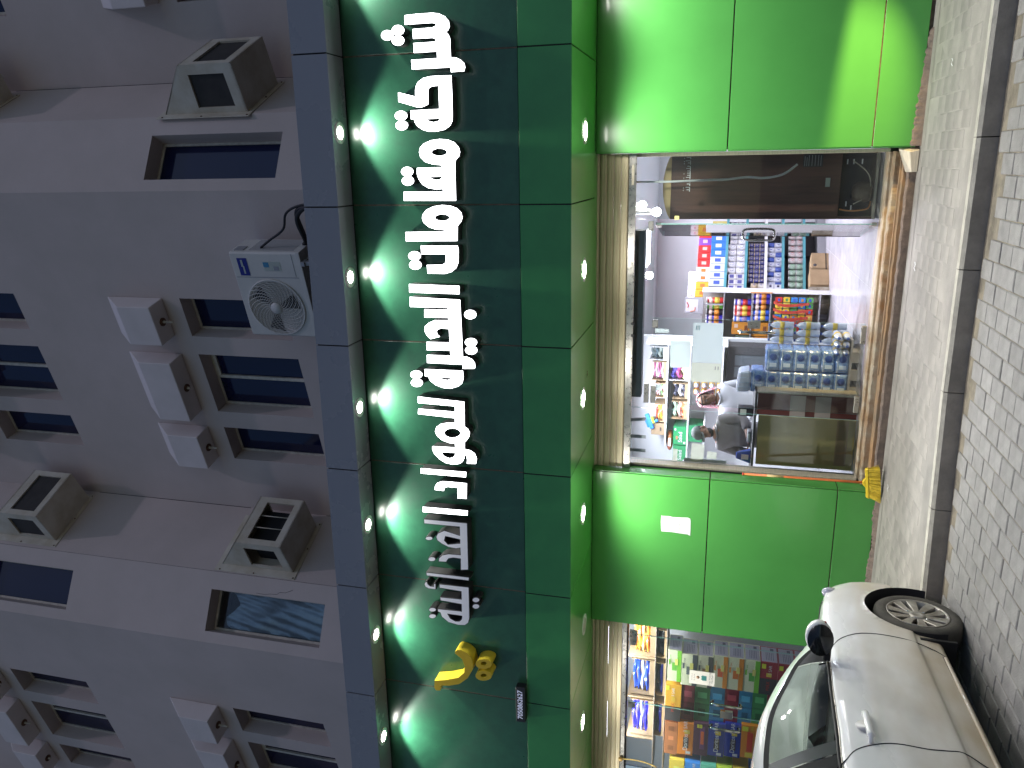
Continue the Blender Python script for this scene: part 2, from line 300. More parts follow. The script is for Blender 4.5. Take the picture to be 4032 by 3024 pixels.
# outlines of the sign letters in metres (x along the front, z up)
LETTERS = [
  ('sheen_ra',1,[[(1.238,4.531),(1.243,4.414),(1.242,4.282),(1.234,4.228),(1.209,4.174),(1.172,4.141),(1.131,4.133),(1.104,4.148),(1.089,4.169),(1.07,4.15),(1.041,4.135),(0.885,4.133),(0.883,4.09),(0.863,4.047),(0.835,4.015),(0.804,4.009),(0.775,4.017),(0.773,4.132),(0.798,4.134),(0.811,4.127),(0.811,4.488),(0.883,4.489),(0.885,4.252),(0.943,4.252),(0.942,4.461),(1.015,4.462),(1.016,4.271),(1.028,4.256),(1.04,4.261),(1.052,4.286),(1.054,4.463),(1.126,4.463),(1.128,4.287),(1.138,4.259),(1.152,4.248),(1.164,4.258),(1.169,4.286),(1.169,4.533)]]),
  ('dot',1,[[(1.124,4.544),(1.112,4.548),(1.102,4.556),(1.094,4.569),(1.089,4.584),(1.088,4.602),(1.091,4.619),(1.098,4.634),(1.107,4.645),(1.118,4.652),(1.13,4.654),(1.142,4.651),(1.152,4.642),(1.16,4.63),(1.165,4.614),(1.166,4.597),(1.163,4.58),(1.156,4.565),(1.147,4.553),(1.136,4.546)]]),
  ('dot',1,[[(1.089,4.645),(1.077,4.648),(1.067,4.657),(1.059,4.669),(1.054,4.685),(1.053,4.702),(1.056,4.719),(1.062,4.735),(1.071,4.746),(1.083,4.754),(1.095,4.755),(1.107,4.752),(1.117,4.743),(1.125,4.73),(1.13,4.715),(1.131,4.697),(1.128,4.68),(1.121,4.665),(1.112,4.654),(1.101,4.646)]]),
  ('dot',1,[[(1.043,4.549),(1.031,4.552),(1.021,4.561),(1.013,4.574),(1.008,4.589),(1.007,4.607),(1.01,4.623),(1.016,4.639),(1.025,4.65),(1.037,4.658),(1.049,4.659),(1.061,4.656),(1.071,4.647),(1.079,4.635),(1.084,4.619),(1.085,4.602),(1.082,4.585),(1.075,4.57),(1.066,4.558),(1.055,4.551)]]),
  ('kaf_ta',1,[[(0.743,4.135),(0.745,4.239),(0.744,4.328),(0.732,4.39),(0.704,4.437),(0.671,4.458),(0.636,4.466),(0.584,4.468),(0.625,4.626),(0.551,4.628),(0.5,4.453),(0.501,4.408),(0.52,4.356),(0.636,4.35),(0.656,4.338),(0.667,4.309),(0.67,4.251),(0.475,4.251),(0.472,4.518),(0.403,4.518),(0.403,4.491),(0.374,4.483),(0.343,4.462),(0.313,4.417),(0.296,4.361),(0.294,4.293),(0.307,4.213),(0.339,4.161),(0.379,4.139),(0.434,4.136),(0.603,4.134)],[(0.401,4.373),(0.402,4.252),(0.385,4.255),(0.373,4.272),(0.368,4.312),(0.377,4.351),(0.391,4.37)]]),
  ('dot',1,[[(0.432,4.556),(0.42,4.559),(0.41,4.568),(0.402,4.581),(0.397,4.597),(0.395,4.614),(0.398,4.632),(0.404,4.647),(0.413,4.659),(0.424,4.667),(0.436,4.669),(0.448,4.665),(0.458,4.657),(0.466,4.644),(0.471,4.627),(0.473,4.61),(0.47,4.593),(0.464,4.577),(0.455,4.565),(0.444,4.558)]]),
  ('dot',1,[[(0.351,4.553),(0.339,4.557),(0.329,4.565),(0.32,4.578),(0.315,4.595),(0.314,4.612),(0.316,4.63),(0.322,4.645),(0.331,4.657),(0.342,4.665),(0.355,4.667),(0.367,4.663),(0.377,4.655),(0.385,4.641),(0.391,4.625),(0.392,4.608),(0.389,4.59),(0.383,4.575),(0.374,4.563),(0.363,4.555)]]),
  ('meem_qaf_alef',1,[[(0.045,4.128),(0.085,4.087),(0.118,4.08),(0.154,4.09),(0.196,4.127),(0.22,4.189),(0.227,4.262),(0.218,4.342),(0.192,4.412),(0.157,4.448),(0.121,4.457),(0.079,4.447),(0.042,4.408),(0.02,4.34),(0.01,4.249),(-0.011,4.25),(-0.014,4.484),(-0.062,4.487),(-0.105,4.474),(-0.153,4.441),(-0.185,4.385),(-0.196,4.315),(-0.192,4.246),(-0.219,4.247),(-0.22,4.624),(-0.293,4.625),(-0.296,4.133),(-0.13,4.131)],[(0.117,4.195),(0.107,4.199),(0.098,4.21),(0.091,4.227),(0.087,4.247),(0.086,4.27),(0.088,4.293),(0.093,4.314),(0.101,4.33),(0.11,4.34),(0.12,4.343),(0.131,4.339),(0.14,4.328),(0.146,4.311),(0.151,4.29),(0.152,4.267),(0.15,4.245),(0.145,4.224),(0.137,4.208),(0.128,4.198)],[(-0.088,4.372),(-0.086,4.249),(-0.104,4.254),(-0.117,4.277),(-0.12,4.312),(-0.108,4.352)]]),
  ('dot',1,[[(-0.043,4.525),(-0.055,4.529),(-0.065,4.537),(-0.074,4.55),(-0.079,4.566),(-0.081,4.584),(-0.079,4.601),(-0.073,4.616),(-0.064,4.628),(-0.053,4.636),(-0.041,4.638),(-0.029,4.634),(-0.018,4.626),(-0.01,4.613),(-0.004,4.597),(-0.003,4.579),(-0.005,4.562),(-0.011,4.547),(-0.019,4.535),(-0.03,4.527)]]),
  ('dot',1,[[(-0.122,4.523),(-0.134,4.526),(-0.145,4.535),(-0.153,4.548),(-0.159,4.564),(-0.161,4.581),(-0.158,4.599),(-0.153,4.614),(-0.144,4.626),(-0.133,4.633),(-0.121,4.636),(-0.108,4.632),(-0.098,4.623),(-0.089,4.61),(-0.084,4.594),(-0.082,4.577),(-0.084,4.559),(-0.09,4.544),(-0.099,4.532),(-0.11,4.525)]]),
  ('meem_alef',1,[[(-0.517,4.126),(-0.477,4.09),(-0.445,4.079),(-0.402,4.088),(-0.365,4.126),(-0.343,4.189),(-0.337,4.264),(-0.349,4.346),(-0.377,4.412),(-0.418,4.451),(-0.45,4.458),(-0.488,4.447),(-0.526,4.401),(-0.548,4.332),(-0.552,4.25),(-0.571,4.251),(-0.577,4.625),(-0.654,4.627),(-0.649,4.132)],[(-0.445,4.194),(-0.455,4.198),(-0.463,4.209),(-0.47,4.225),(-0.475,4.245),(-0.476,4.268),(-0.475,4.29),(-0.47,4.31),(-0.463,4.326),(-0.455,4.335),(-0.445,4.339),(-0.435,4.335),(-0.427,4.324),(-0.42,4.308),(-0.415,4.287),(-0.414,4.265),(-0.415,4.243),(-0.42,4.223),(-0.427,4.207),(-0.435,4.197)]]),
  ('ta',1,[[(-0.698,4.483),(-0.695,4.133),(-0.732,4.125),(-0.842,4.131),(-0.893,4.153),(-0.93,4.201),(-0.947,4.267),(-0.947,4.428),(-0.874,4.433),(-0.87,4.287),(-0.855,4.257),(-0.833,4.248),(-0.769,4.247),(-0.771,4.482)]]),
  ('dot',1,[[(-0.789,4.493),(-0.802,4.496),(-0.813,4.505),(-0.822,4.519),(-0.828,4.536),(-0.83,4.554),(-0.828,4.572),(-0.823,4.588),(-0.814,4.601),(-0.803,4.609),(-0.791,4.611),(-0.778,4.607),(-0.767,4.598),(-0.758,4.585),(-0.752,4.568),(-0.75,4.55),(-0.751,4.531),(-0.757,4.515),(-0.766,4.503),(-0.777,4.495)]]),
  ('dot',1,[[(-0.872,4.489),(-0.884,4.492),(-0.896,4.501),(-0.905,4.515),(-0.911,4.532),(-0.913,4.55),(-0.912,4.568),(-0.906,4.584),(-0.897,4.597),(-0.886,4.605),(-0.874,4.607),(-0.861,4.603),(-0.85,4.594),(-0.84,4.581),(-0.834,4.564),(-0.832,4.546),(-0.834,4.527),(-0.84,4.511),(-0.848,4.499),(-0.859,4.491)]]),
  ('alef',1,[[(-1.053,4.618),(-1.06,4.129),(-1.131,4.132),(-1.127,4.62)]]),
  ('lam_ba_ha_ya_ra',1,[[(-1.173,4.62),(-1.187,4.128),(-1.464,4.123),(-1.724,4.12),(-1.722,4.082),(-1.74,4.034),(-1.774,4.006),(-1.809,4.001),(-1.83,4.007),(-1.836,4.122),(-1.809,4.119),(-1.797,4.115),(-1.796,4.476),(-1.722,4.474),(-1.72,4.237),(-1.667,4.239),(-1.671,4.474),(-1.597,4.473),(-1.593,4.24),(-1.46,4.243),(-1.457,4.325),(-1.47,4.359),(-1.49,4.371),(-1.519,4.364),(-1.538,4.341),(-1.563,4.433),(-1.529,4.468),(-1.488,4.487),(-1.447,4.48),(-1.411,4.438),(-1.386,4.382),(-1.382,4.243),(-1.355,4.245),(-1.358,4.481),(-1.285,4.478),(-1.284,4.245),(-1.261,4.244),(-1.262,4.62)]]),
  ('dot',1,[[(-1.318,3.976),(-1.331,3.979),(-1.342,3.987),(-1.352,4.0),(-1.358,4.016),(-1.361,4.034),(-1.359,4.051),(-1.354,4.067),(-1.345,4.079),(-1.334,4.087),(-1.321,4.089),(-1.309,4.086),(-1.297,4.078),(-1.287,4.065),(-1.281,4.049),(-1.279,4.031),(-1.28,4.014),(-1.285,3.998),(-1.294,3.986),(-1.305,3.978)]]),
  ('dot',1,[[(-1.578,3.977),(-1.589,3.98),(-1.6,3.988),(-1.609,4.001),(-1.615,4.017),(-1.617,4.035),(-1.616,4.053),(-1.611,4.069),(-1.604,4.081),(-1.594,4.089),(-1.582,4.091),(-1.571,4.088),(-1.56,4.08),(-1.551,4.067),(-1.545,4.05),(-1.543,4.033),(-1.544,4.015),(-1.548,3.999),(-1.556,3.987),(-1.566,3.979)]]),
  ('dot',1,[[(-1.653,3.977),(-1.666,3.98),(-1.677,3.988),(-1.686,4.001),(-1.693,4.018),(-1.696,4.035),(-1.694,4.053),(-1.689,4.069),(-1.681,4.081),(-1.67,4.089),(-1.658,4.092),(-1.646,4.088),(-1.634,4.08),(-1.625,4.067),(-1.619,4.051),(-1.616,4.033),(-1.617,4.015),(-1.622,3.999),(-1.63,3.987),(-1.641,3.979)]]),
  ('ta_marbuta',1,[[(-1.863,4.504),(-1.86,4.125),(-1.937,4.123),(-1.98,4.137),(-2.012,4.177),(-2.037,4.252),(-2.035,4.326),(-2.012,4.399),(-1.973,4.453),(-1.931,4.472),(-1.93,4.505)],[(-1.934,4.358),(-1.931,4.241),(-1.946,4.248),(-1.96,4.279),(-1.957,4.322),(-1.945,4.349)]]),
  ('dot',1,[[(-1.916,4.535),(-1.928,4.539),(-1.94,4.547),(-1.949,4.561),(-1.955,4.578),(-1.958,4.596),(-1.957,4.614),(-1.953,4.63),(-1.945,4.643),(-1.934,4.651),(-1.922,4.653),(-1.91,4.65),(-1.899,4.641),(-1.89,4.627),(-1.883,4.61),(-1.88,4.592),(-1.881,4.574),(-1.886,4.558),(-1.894,4.545),(-1.904,4.537)]]),
  ('dot',1,[[(-1.998,4.534),(-2.01,4.538),(-2.021,4.547),(-2.031,4.56),(-2.037,4.577),(-2.04,4.595),(-2.039,4.614),(-2.034,4.63),(-2.026,4.643),(-2.016,4.65),(-2.004,4.653),(-1.992,4.649),(-1.98,4.64),(-1.971,4.626),(-1.965,4.61),(-1.962,4.591),(-1.963,4.573),(-1.967,4.557),(-1.975,4.544),(-1.986,4.536)]]),
  ('lam_lam_meem_waw',1,[[(-2.139,4.587),(-2.148,4.468),(-2.164,4.122),(-2.412,4.127),(-2.434,4.094),(-2.47,4.078),(-2.508,4.084),(-2.547,4.111),(-2.568,4.132),(-2.643,4.135),(-2.651,4.077),(-2.679,4.034),(-2.728,4.015),(-2.782,4.025),(-2.787,4.113),(-2.748,4.108),(-2.711,4.116),(-2.697,4.137),(-2.732,4.142),(-2.772,4.162),(-2.796,4.194),(-2.809,4.258),(-2.799,4.333),(-2.765,4.395),(-2.718,4.444),(-2.675,4.465),(-2.639,4.463),(-2.634,4.226),(-2.587,4.228),(-2.588,4.287),(-2.566,4.361),(-2.525,4.41),(-2.483,4.427),(-2.438,4.412),(-2.403,4.367),(-2.387,4.303),(-2.383,4.219),(-2.331,4.218),(-2.313,4.596),(-2.263,4.589),(-2.27,4.215),(-2.211,4.213),(-2.201,4.59)],[(-2.479,4.166),(-2.495,4.171),(-2.51,4.184),(-2.522,4.203),(-2.531,4.227),(-2.535,4.253),(-2.535,4.28),(-2.529,4.303),(-2.52,4.322),(-2.507,4.333),(-2.491,4.337),(-2.475,4.332),(-2.461,4.319),(-2.448,4.3),(-2.439,4.276),(-2.435,4.249),(-2.436,4.223),(-2.441,4.2),(-2.451,4.181),(-2.464,4.17)],[(-2.69,4.373),(-2.684,4.228),(-2.714,4.232),(-2.741,4.255),(-2.751,4.293),(-2.736,4.343),(-2.712,4.368)]]),
  ('alef',1,[[(-2.881,4.596),(-2.88,4.128),(-2.931,4.133),(-2.931,4.599)]]),
  ('dal',1,[[(-2.999,4.126),(-3.158,4.134),(-3.161,4.223),(-3.049,4.219),(-3.049,4.325),(-3.065,4.358),(-3.096,4.368),(-3.094,4.459),(-3.054,4.453),(-3.019,4.426),(-3.0,4.38),(-2.997,4.304)]]),
  ('alef',1,[[(-3.295,4.598),(-3.289,4.126),(-3.338,4.132),(-3.346,4.6)]]),
  ('lam_ghain_dhal',0,[[(-3.423,4.596),(-3.42,4.132),(-3.94,4.137),(-3.954,4.225),(-3.827,4.221),(-3.824,4.297),(-3.839,4.346),(-3.881,4.373),(-3.886,4.46),(-3.842,4.453),(-3.804,4.414),(-3.783,4.347),(-3.778,4.22),(-3.707,4.222),(-3.718,4.263),(-3.711,4.344),(-3.681,4.416),(-3.648,4.462),(-3.608,4.475),(-3.566,4.452),(-3.527,4.38),(-3.564,4.22),(-3.474,4.219),(-3.478,4.596)],[(-3.594,4.368),(-3.613,4.22),(-3.651,4.221),(-3.676,4.347),(-3.639,4.382)]]),
  ('dot',0,[[(-3.629,4.504),(-3.637,4.507),(-3.645,4.513),(-3.651,4.523),(-3.656,4.535),(-3.659,4.549),(-3.659,4.562),(-3.657,4.574),(-3.653,4.583),(-3.646,4.589),(-3.639,4.591),(-3.631,4.588),(-3.624,4.582),(-3.617,4.572),(-3.612,4.56),(-3.61,4.546),(-3.609,4.533),(-3.611,4.521),(-3.616,4.512),(-3.622,4.506)]]),
  ('dot',0,[[(-3.86,4.485),(-3.869,4.488),(-3.877,4.494),(-3.885,4.504),(-3.89,4.517),(-3.893,4.53),(-3.894,4.544),(-3.891,4.556),(-3.886,4.565),(-3.879,4.571),(-3.87,4.573),(-3.861,4.57),(-3.853,4.563),(-3.845,4.553),(-3.84,4.541),(-3.837,4.527),(-3.837,4.514),(-3.839,4.502),(-3.844,4.493),(-3.852,4.487)]]),
  ('alef',0,[[(-4.021,4.601),(-4.02,4.131),(-4.063,4.136),(-4.063,4.599)]]),
  ('hamza',0,[[(-4.139,4.497),(-4.209,4.5),(-4.21,4.583),(-4.193,4.617),(-4.162,4.628),(-4.139,4.619),(-4.126,4.594),(-4.157,4.585),(-4.174,4.563),(-4.174,4.524),(-4.141,4.522)]]),
  ('ya_ta_marbuta',0,[[(-4.138,4.463),(-4.133,4.139),(-4.492,4.144),(-4.551,4.16),(-4.584,4.199),(-4.592,4.274),(-4.575,4.38),(-4.52,4.453),(-4.474,4.466),(-4.465,4.493),(-4.429,4.495),(-4.421,4.231),(-4.344,4.231),(-4.331,4.46),(-4.288,4.461),(-4.281,4.228),(-4.197,4.227),(-4.185,4.463)],[(-4.478,4.38),(-4.48,4.23),(-4.513,4.234),(-4.541,4.258),(-4.547,4.303),(-4.522,4.355)]]),
  ('dot',0,[[(-4.444,4.506),(-4.453,4.509),(-4.461,4.515),(-4.469,4.525),(-4.474,4.537),(-4.477,4.55),(-4.478,4.564),(-4.476,4.575),(-4.471,4.585),(-4.464,4.59),(-4.456,4.592),(-4.447,4.59),(-4.438,4.583),(-4.431,4.573),(-4.425,4.561),(-4.422,4.548),(-4.422,4.534),(-4.424,4.523),(-4.429,4.513),(-4.435,4.508)]]),
  ('dot',0,[[(-4.52,4.51),(-4.53,4.512),(-4.539,4.519),(-4.547,4.528),(-4.553,4.541),(-4.556,4.554),(-4.556,4.567),(-4.554,4.579),(-4.549,4.588),(-4.541,4.594),(-4.533,4.596),(-4.523,4.593),(-4.514,4.587),(-4.506,4.577),(-4.5,4.565),(-4.497,4.551),(-4.497,4.538),(-4.499,4.526),(-4.504,4.517),(-4.511,4.511)]]),
  ('dot',0,[[(-4.264,4.028),(-4.275,4.031),(-4.284,4.037),(-4.292,4.046),(-4.299,4.058),(-4.302,4.071),(-4.302,4.083),(-4.299,4.095),(-4.293,4.104),(-4.285,4.109),(-4.276,4.111),(-4.266,4.109),(-4.256,4.103),(-4.248,4.093),(-4.242,4.082),(-4.238,4.069),(-4.238,4.056),(-4.241,4.045),(-4.247,4.036),(-4.255,4.03)]]),
  ('dot',0,[[(-4.339,4.031),(-4.349,4.033),(-4.359,4.039),(-4.367,4.048),(-4.373,4.06),(-4.377,4.073),(-4.377,4.086),(-4.374,4.097),(-4.368,4.106),(-4.36,4.112),(-4.351,4.114),(-4.34,4.111),(-4.331,4.105),(-4.322,4.096),(-4.316,4.084),(-4.313,4.071),(-4.313,4.058),(-4.316,4.047),(-4.321,4.038),(-4.329,4.032)]]),
]
EMBLEM = [
  ('swoosh',[[(-5.287,4.555),(-5.375,4.563),(-5.406,4.544),(-5.397,4.493),(-5.336,4.483),(-5.319,4.384),(-5.28,4.275),(-5.191,4.18),(-5.091,4.128),(-5.022,4.112),(-4.934,4.134),(-4.885,4.185),(-4.869,4.237),(-4.867,4.282),(-4.891,4.309),(-4.915,4.312),(-4.931,4.289),(-4.975,4.233),(-5.054,4.21),(-5.13,4.216),(-5.204,4.284),(-5.252,4.413)]]),
  ('ring',[[(-4.977,3.909),(-4.996,3.914),(-5.015,3.927),(-5.031,3.947),(-5.044,3.973),(-5.051,4.001),(-5.053,4.028),(-5.049,4.053),(-5.039,4.073),(-5.024,4.085),(-5.006,4.089),(-4.987,4.084),(-4.968,4.071),(-4.952,4.051),(-4.94,4.025),(-4.932,3.997),(-4.931,3.97),(-4.935,3.945),(-4.945,3.925),(-4.959,3.913)],[(-4.981,3.967),(-4.989,3.969),(-4.996,3.974),(-5.002,3.981),(-5.007,3.991),(-5.01,4.001),(-5.011,4.011),(-5.009,4.02),(-5.005,4.027),(-4.999,4.032),(-4.992,4.033),(-4.985,4.032),(-4.978,4.027),(-4.971,4.019),(-4.967,4.01),(-4.964,4.0),(-4.963,3.989),(-4.965,3.98),(-4.969,3.973),(-4.975,3.969)]]),
  ('ring',[[(-5.118,3.913),(-5.137,3.918),(-5.156,3.931),(-5.172,3.951),(-5.185,3.977),(-5.193,4.005),(-5.195,4.033),(-5.191,4.058),(-5.181,4.078),(-5.166,4.09),(-5.148,4.094),(-5.129,4.089),(-5.11,4.075),(-5.093,4.055),(-5.08,4.029),(-5.073,4.001),(-5.071,3.973),(-5.075,3.948),(-5.085,3.929),(-5.1,3.917)],[(-5.126,3.971),(-5.133,3.973),(-5.141,3.978),(-5.147,3.985),(-5.152,3.995),(-5.155,4.005),(-5.155,4.015),(-5.154,4.024),(-5.15,4.032),(-5.144,4.036),(-5.137,4.038),(-5.129,4.036),(-5.122,4.031),(-5.116,4.023),(-5.111,4.014),(-5.108,4.004),(-5.107,3.993),(-5.109,3.984),(-5.113,3.977),(-5.119,3.973)]]),
]

# ================================================================== GROUND
def kerb_y(x):
    return -1.80 if x > -1.55 else -1.80 - 0.0895*(-1.55-x)
g = MB(); g.box(-40, 40, -45, 40, -0.30, -0.035)
tag(g.build("ground", M['asphalt']), kind='structure')
g = MB()
xs = [-14, -8, -5, -3.3, -1.55, 0, 2, 8, 14]
for a, b in zip(xs, xs[1:]):
    g.add([(a, -14, -0.007), (b, -14, -0.007), (b, kerb_y(b)-0.012, -0.007), (a, kerb_y(a)-0.012, -0.007)], [(0, 1, 2, 3)])
road = tag(g.build("road", M['sand']), kind='structure')
def paver_mesh(name, w, l, h, m):
    b = MB(); c = 0.008
    x, y = w/2, l/2
    top = [(-x+c, -y+c, 0), (x-c, -y+c, 0), (x-c, y-c, 0), (-x+c, y-c, 0)]
    mid = [(-x, -y, -c*0.7), (x, -y, -c*0.7), (x, y, -c*0.7), (-x, y, -c*0.7)]
    low = [(p[0], p[1], -h) for p in mid]
    b.add(top+mid+low, [(0, 1, 2, 3)] + [(4+i, 4+(i+1) % 4, (i+1) % 4, i) for i in range(4)] + [(8+i, 8+(i+1) % 4, 4+(i+1) % 4, 4+i) for i in range(4)])
    return b.mesh(name, m)
def lay_pavers(parent, me, w, l, x0, x1, ylo, yhi, zt, near, rnd, far_mat, joint=0.006, skew=0.05, limit=300):
    """columns running away from the kerb, each set half a paver on from the last; the largest-looking ones single, the rest joined"""
    spots = []
    n = int((x1-x0)/(w+joint))
    for i in range(n):
        x = x0 + (i+0.5)*(w+joint); off = (l+joint)/2*(i % 2) + rnd.uniform(-.004, .004)
        top = yhi(x); y = top - off
        k = 0
        while y - l > ylo:
            if y <= top+1e-6: spots.append((x + skew*(top-(y-l/2))*0, y-l/2))
            y -= l+joint; k += 1
    spots.sort(key=lambda p: (p[0]-near[0])**2*0.35 + (p[1]-near[1])**2)
    far = MB()
    for k, (x, y) in enumerate(spots):
        dz = rnd.uniform(-0.003, 0.003)
        if k < limit:
            o = bpy.data.objects.new("paver", me); COL.objects.link(o)
            o.location = (x, y, zt+dz); o.rotation_euler = (rnd.uniform(-.008, .008), rnd.uniform(-.008, .008), rnd.uniform(-.012, .012))
            o.parent = parent
        else:
            far.box(x-w/2, x+w/2, y-l/2, y+l/2, zt-0.05, zt+dz)
    if far.v:
        o = far.build("outer_pavers", far_mat, bevel=0.005); o["kind"] = "stuff"; o.parent = parent
rnd = random.Random(3)
pm = paver_mesh("road_paver", 0.139, 0.228, 0.05, M['paver'])
lay_pavers(road, pm, 0.139, 0.228, -5.2, 2.6, -5.2, lambda x: kerb_y(x)-0.055, 0.0, (-1.0, -3.6), rnd, M['paver'], limit=299)
# pavement
g = MB()
for a, b in zip(xs, xs[1:]):
    g.add([(a, kerb_y(a)+0.02, 0.1262), (b, kerb_y(b)+0.02, 0.1262), (b, 0.12, 0.1262), (a, 0.12, 0.1262)], [(0, 1, 2, 3)])
walk = tag(g.build("pavement", M['paver_side']), kind='structure')
pm2 = paver_mesh("pavement_paver", 0.141, 0.231, 0.03, M['paver_side'])
lay_pavers(walk, pm2, 0.141, 0.231, -7.0, 2.2, -2.4 if False else -1.62, lambda x: -0.16, 0.1275, (-0.5, -1.9), rnd, M['paver_side'], joint=0.003, limit=299)
# smooth cement apron along the wall and a strip behind the kerb
g = MB()
for a, b in zip(xs, xs[1:]):
    g.add([(a, -0.165, 0.1285), (b, -0.165, 0.1295), (b, 0.015, 0.131), (a, 0.015, 0.131)], [(0, 1, 2, 3)])
    g.add([(a, kerb_y(a)+0.02, 0.1285), (b, kerb_y(b)+0.02, 0.1285), (b, -1.615, 0.1285), (a, -1.615, 0.1285)], [(0, 1, 2, 3)])
o = g.build("cement_strip", M['paver_side']); o.parent = walk
kerb = tag(thing("kerb", None, None), kind='structure')
kx = -10.10
while kx < 6:
    x0, x1 = kx+0.004, kx+0.93-0.004; kx += 0.93
    b = MB()
    def ring(x): y = kerb_y(x); return [(x, y-0.010, -0.12), (x, y-0.004, 0.105), (x, y+0.016, 0.131), (x, y+0.075, 0.133), (x, y+0.075, -0.12)]
    v = ring(x0)+ring(x1)
    b.add(v, [(0, 5, 6, 1)], 0); b.add(v, [(1, 6, 7, 2), (2, 7, 8, 3), (3, 8, 9, 4), (0, 1, 2, 3, 4), (9, 8, 7, 6, 5)], 1)
    o = b.build("kerb_stone", [M['kerb'], M['kerbtop']]); o.parent = kerb
# small litter: white scraps on the pavement and road
for k, (x, y, z, l, s) in enumerate(((-3.12, -.36, .131, "curled white scrap of paper on the pavement beside the broom", .035),
                                     (-.95, -.40, .131, "torn white scrap of plastic on the pavement before the threshold", .04),
                                     (0.72, -.86, .131, "white cigarette end on the pavement by the green wall", .03))):
    b = MB(); p = [(-s, 0, .004), (-.3*s, .35*s, .012), (.4*s, .1*s, .006), (s, .5*s, .010)]
    for i in range(3):
        a, c = Vector(p[i]), Vector(p[i+1]); w = Vector((0.1*s, -.4*s, 0))
        b.quad(a, c, c+w, a+w)
    o = b.build("litter_scrap", M['white']); o.location = (x, y, z); tag(o, l, "litter", None)

# ================================================================== SHOP FRONT
JX = [3.49, 2.22, .956, -.34, -1.628, -2.89, -4.19, -5.49, -6.78, -8.08, -9.40]
shop = thing("shop_building", "green panelled shop building with a lit sign canopy over its glass fronts", "shop", (-2.5, 0, 0.13))
G = 0.006
def panel(name, x0, x1, y0, y1, z0, z1, m, bev=0.002):
    return MB().box(x0, x1, y0, y1, z0, z1).build(name, m, shop, bevel=bev)
YC = -1.286
for x1, x0 in zip(JX, JX[1:]):
    panel("sign_panel", x0+G, x1-G, YC, YC+.012, 3.582, 5.196, M['acp_dark'])
    panel("fascia_panel", x0+G, x1-G, YC-.019, YC-.005, 3.112, 3.575, M['acp_band'])
    panel("soffit_panel", x0+G, x1-G, YC-.004, -0.045, 3.113, 3.125, M['acp_green'])
    panel("visor_panel", x0+G, x1-G, -1.595, -1.583, 5.194, 5.537, M['acp_grey'])
    panel("visor_soffit_panel", x0+G, x1-G, -1.582, YC-.003, 5.20, 5.212, M['acp_grey'])
MB().box(-9.4, 3.49, -1.27, 1.0, 3.135, 5.19).build("canopy_core", M['dark'], shop)
for x in JX[1:-1]:
    MB().box(x-G+.0005, x+G-.0005, YC+.0025, YC+.011, 3.585, 5.19).build("sealant", M['joint'], shop)
    MB().box(x-G+.0005, x+G-.0005, YC-.014, YC-.006, 3.115, 3.572).build("sealant", M['dark'], shop)
MB().box(-9.4, 3.49, -1.578, 1.3, 5.22, 5.525).build("canopy_roof", M['dark'], shop)
MB().box(-9.4, 3.49, -.040, .30, 3.116, 3.134).build("soffit_edge_strip", M['acp_green'], shop)
# lower walls: three courses each side of the door
for x0, x1 in ((.103, 1.86), (1.872, 3.49), (-5.208, -3.332)):
    for z0, z1 in ((.165, .528), (.540, 1.825), (1.837, 3.11)):
        panel("wall_panel", x0, x1, 0, .012, z0, z1, M['acp_green'])
for z0, z1 in ((.165, .528), (.540, 1.825), (1.837, 3.11)):
    panel("reveal_panel", -3.330, -3.318, .013, .225, z0, z1, M['acp_green'])
    panel("reveal_panel", .091, .103, .013, .225, z0, z1, M['acp_green'])
    panel("reveal_panel", -5.222, -5.210, .013, .34, z0, z1, M['acp_green'])
for x0, x1 in ((.110, 3.49), (-5.20, -3.337), (-9.4, -8.2)): MB().box(x0, x1, .016, .36, .1, 3.11).build("wall_core", M['joint'], shop)
# ragged mortar at the foot of the walls
def mortar(x0, x1, h, seed):
    rr = random.Random(seed); b = MB(); n = int((x1-x0)/.02); pts = []
    for i in range(n+1):
        t = i/n; pts.append((lerp(x0, x1, t), max(.004, h(t) + rr.uniform(-.010, .010))))
    for (a, ha), (c, hc) in zip(pts, pts[1:]):
        ya, yc = -.012-rr.uniform(0, .008), -.012-rr.uniform(0, .008)
        b.add([(a, -.05, .129), (c, -.05, .129), (c, yc, .13+hc*.8), (a, ya, .13+ha*.8), (a, .006, .13+ha), (c, .006, .13+hc)], [(0, 1, 2, 3), (3, 2, 5, 4)])
    b.build("mortar_skirt", M['mortar'], shop)
mortar(.10, 1.1, lambda t: .075*(1-t)**.6 + .012, 1)
mortar(-5.20, -3.335, lambda t: .030+.022*math.sin(t*9)**2, 2)
# ---- downlights
def downlight(name, x, y, z, r, lab, group, power, lit=True, cone=100, blend=.3, off=0.0, lens=.82, col=(1, .97, .92)):
    t = thing(name, lab, "downlight", (x, y, z), group)
    F = Frame((x, y, z))
    MB().lathe([(r*1.18, 0.0), (r*1.18, -.008), (r*1.0, -.010), (r*lens, -.003)], 24, F, cap=False).build("rim", M['rim'], t)
    MB().lathe([(r*lens, -.006), (.0, -.007)], 24, F).build("lens", M['lamp'] if lit else M['off_lamp'], t)
    if lit:
        ld = bpy.data.lights.new("lamp_light", 'SPOT'); ld.energy = power; ld.spot_size = R(cone); ld.spot_blend = blend
        ld.color = col; ld.shadow_soft_size = .045
        lo = bpy.data.objects.new("lamp_light", ld); COL.objects.link(lo); lo.parent = t; lo.location = (0, off, -.03)
    return t
VX = [1.585, .304, -.993, -2.275, -3.536, -4.818, -6.109, -7.39]
vl = ["past the right end of the sign", "over the first word of the sign, nearest its right end", "over the second word of the sign", "over the middle word of the sign",
      "over the unlit letters' start", "over the unlit word of the sign", "left of the yellow emblem over the number plate", "at the far left end of the sign"]
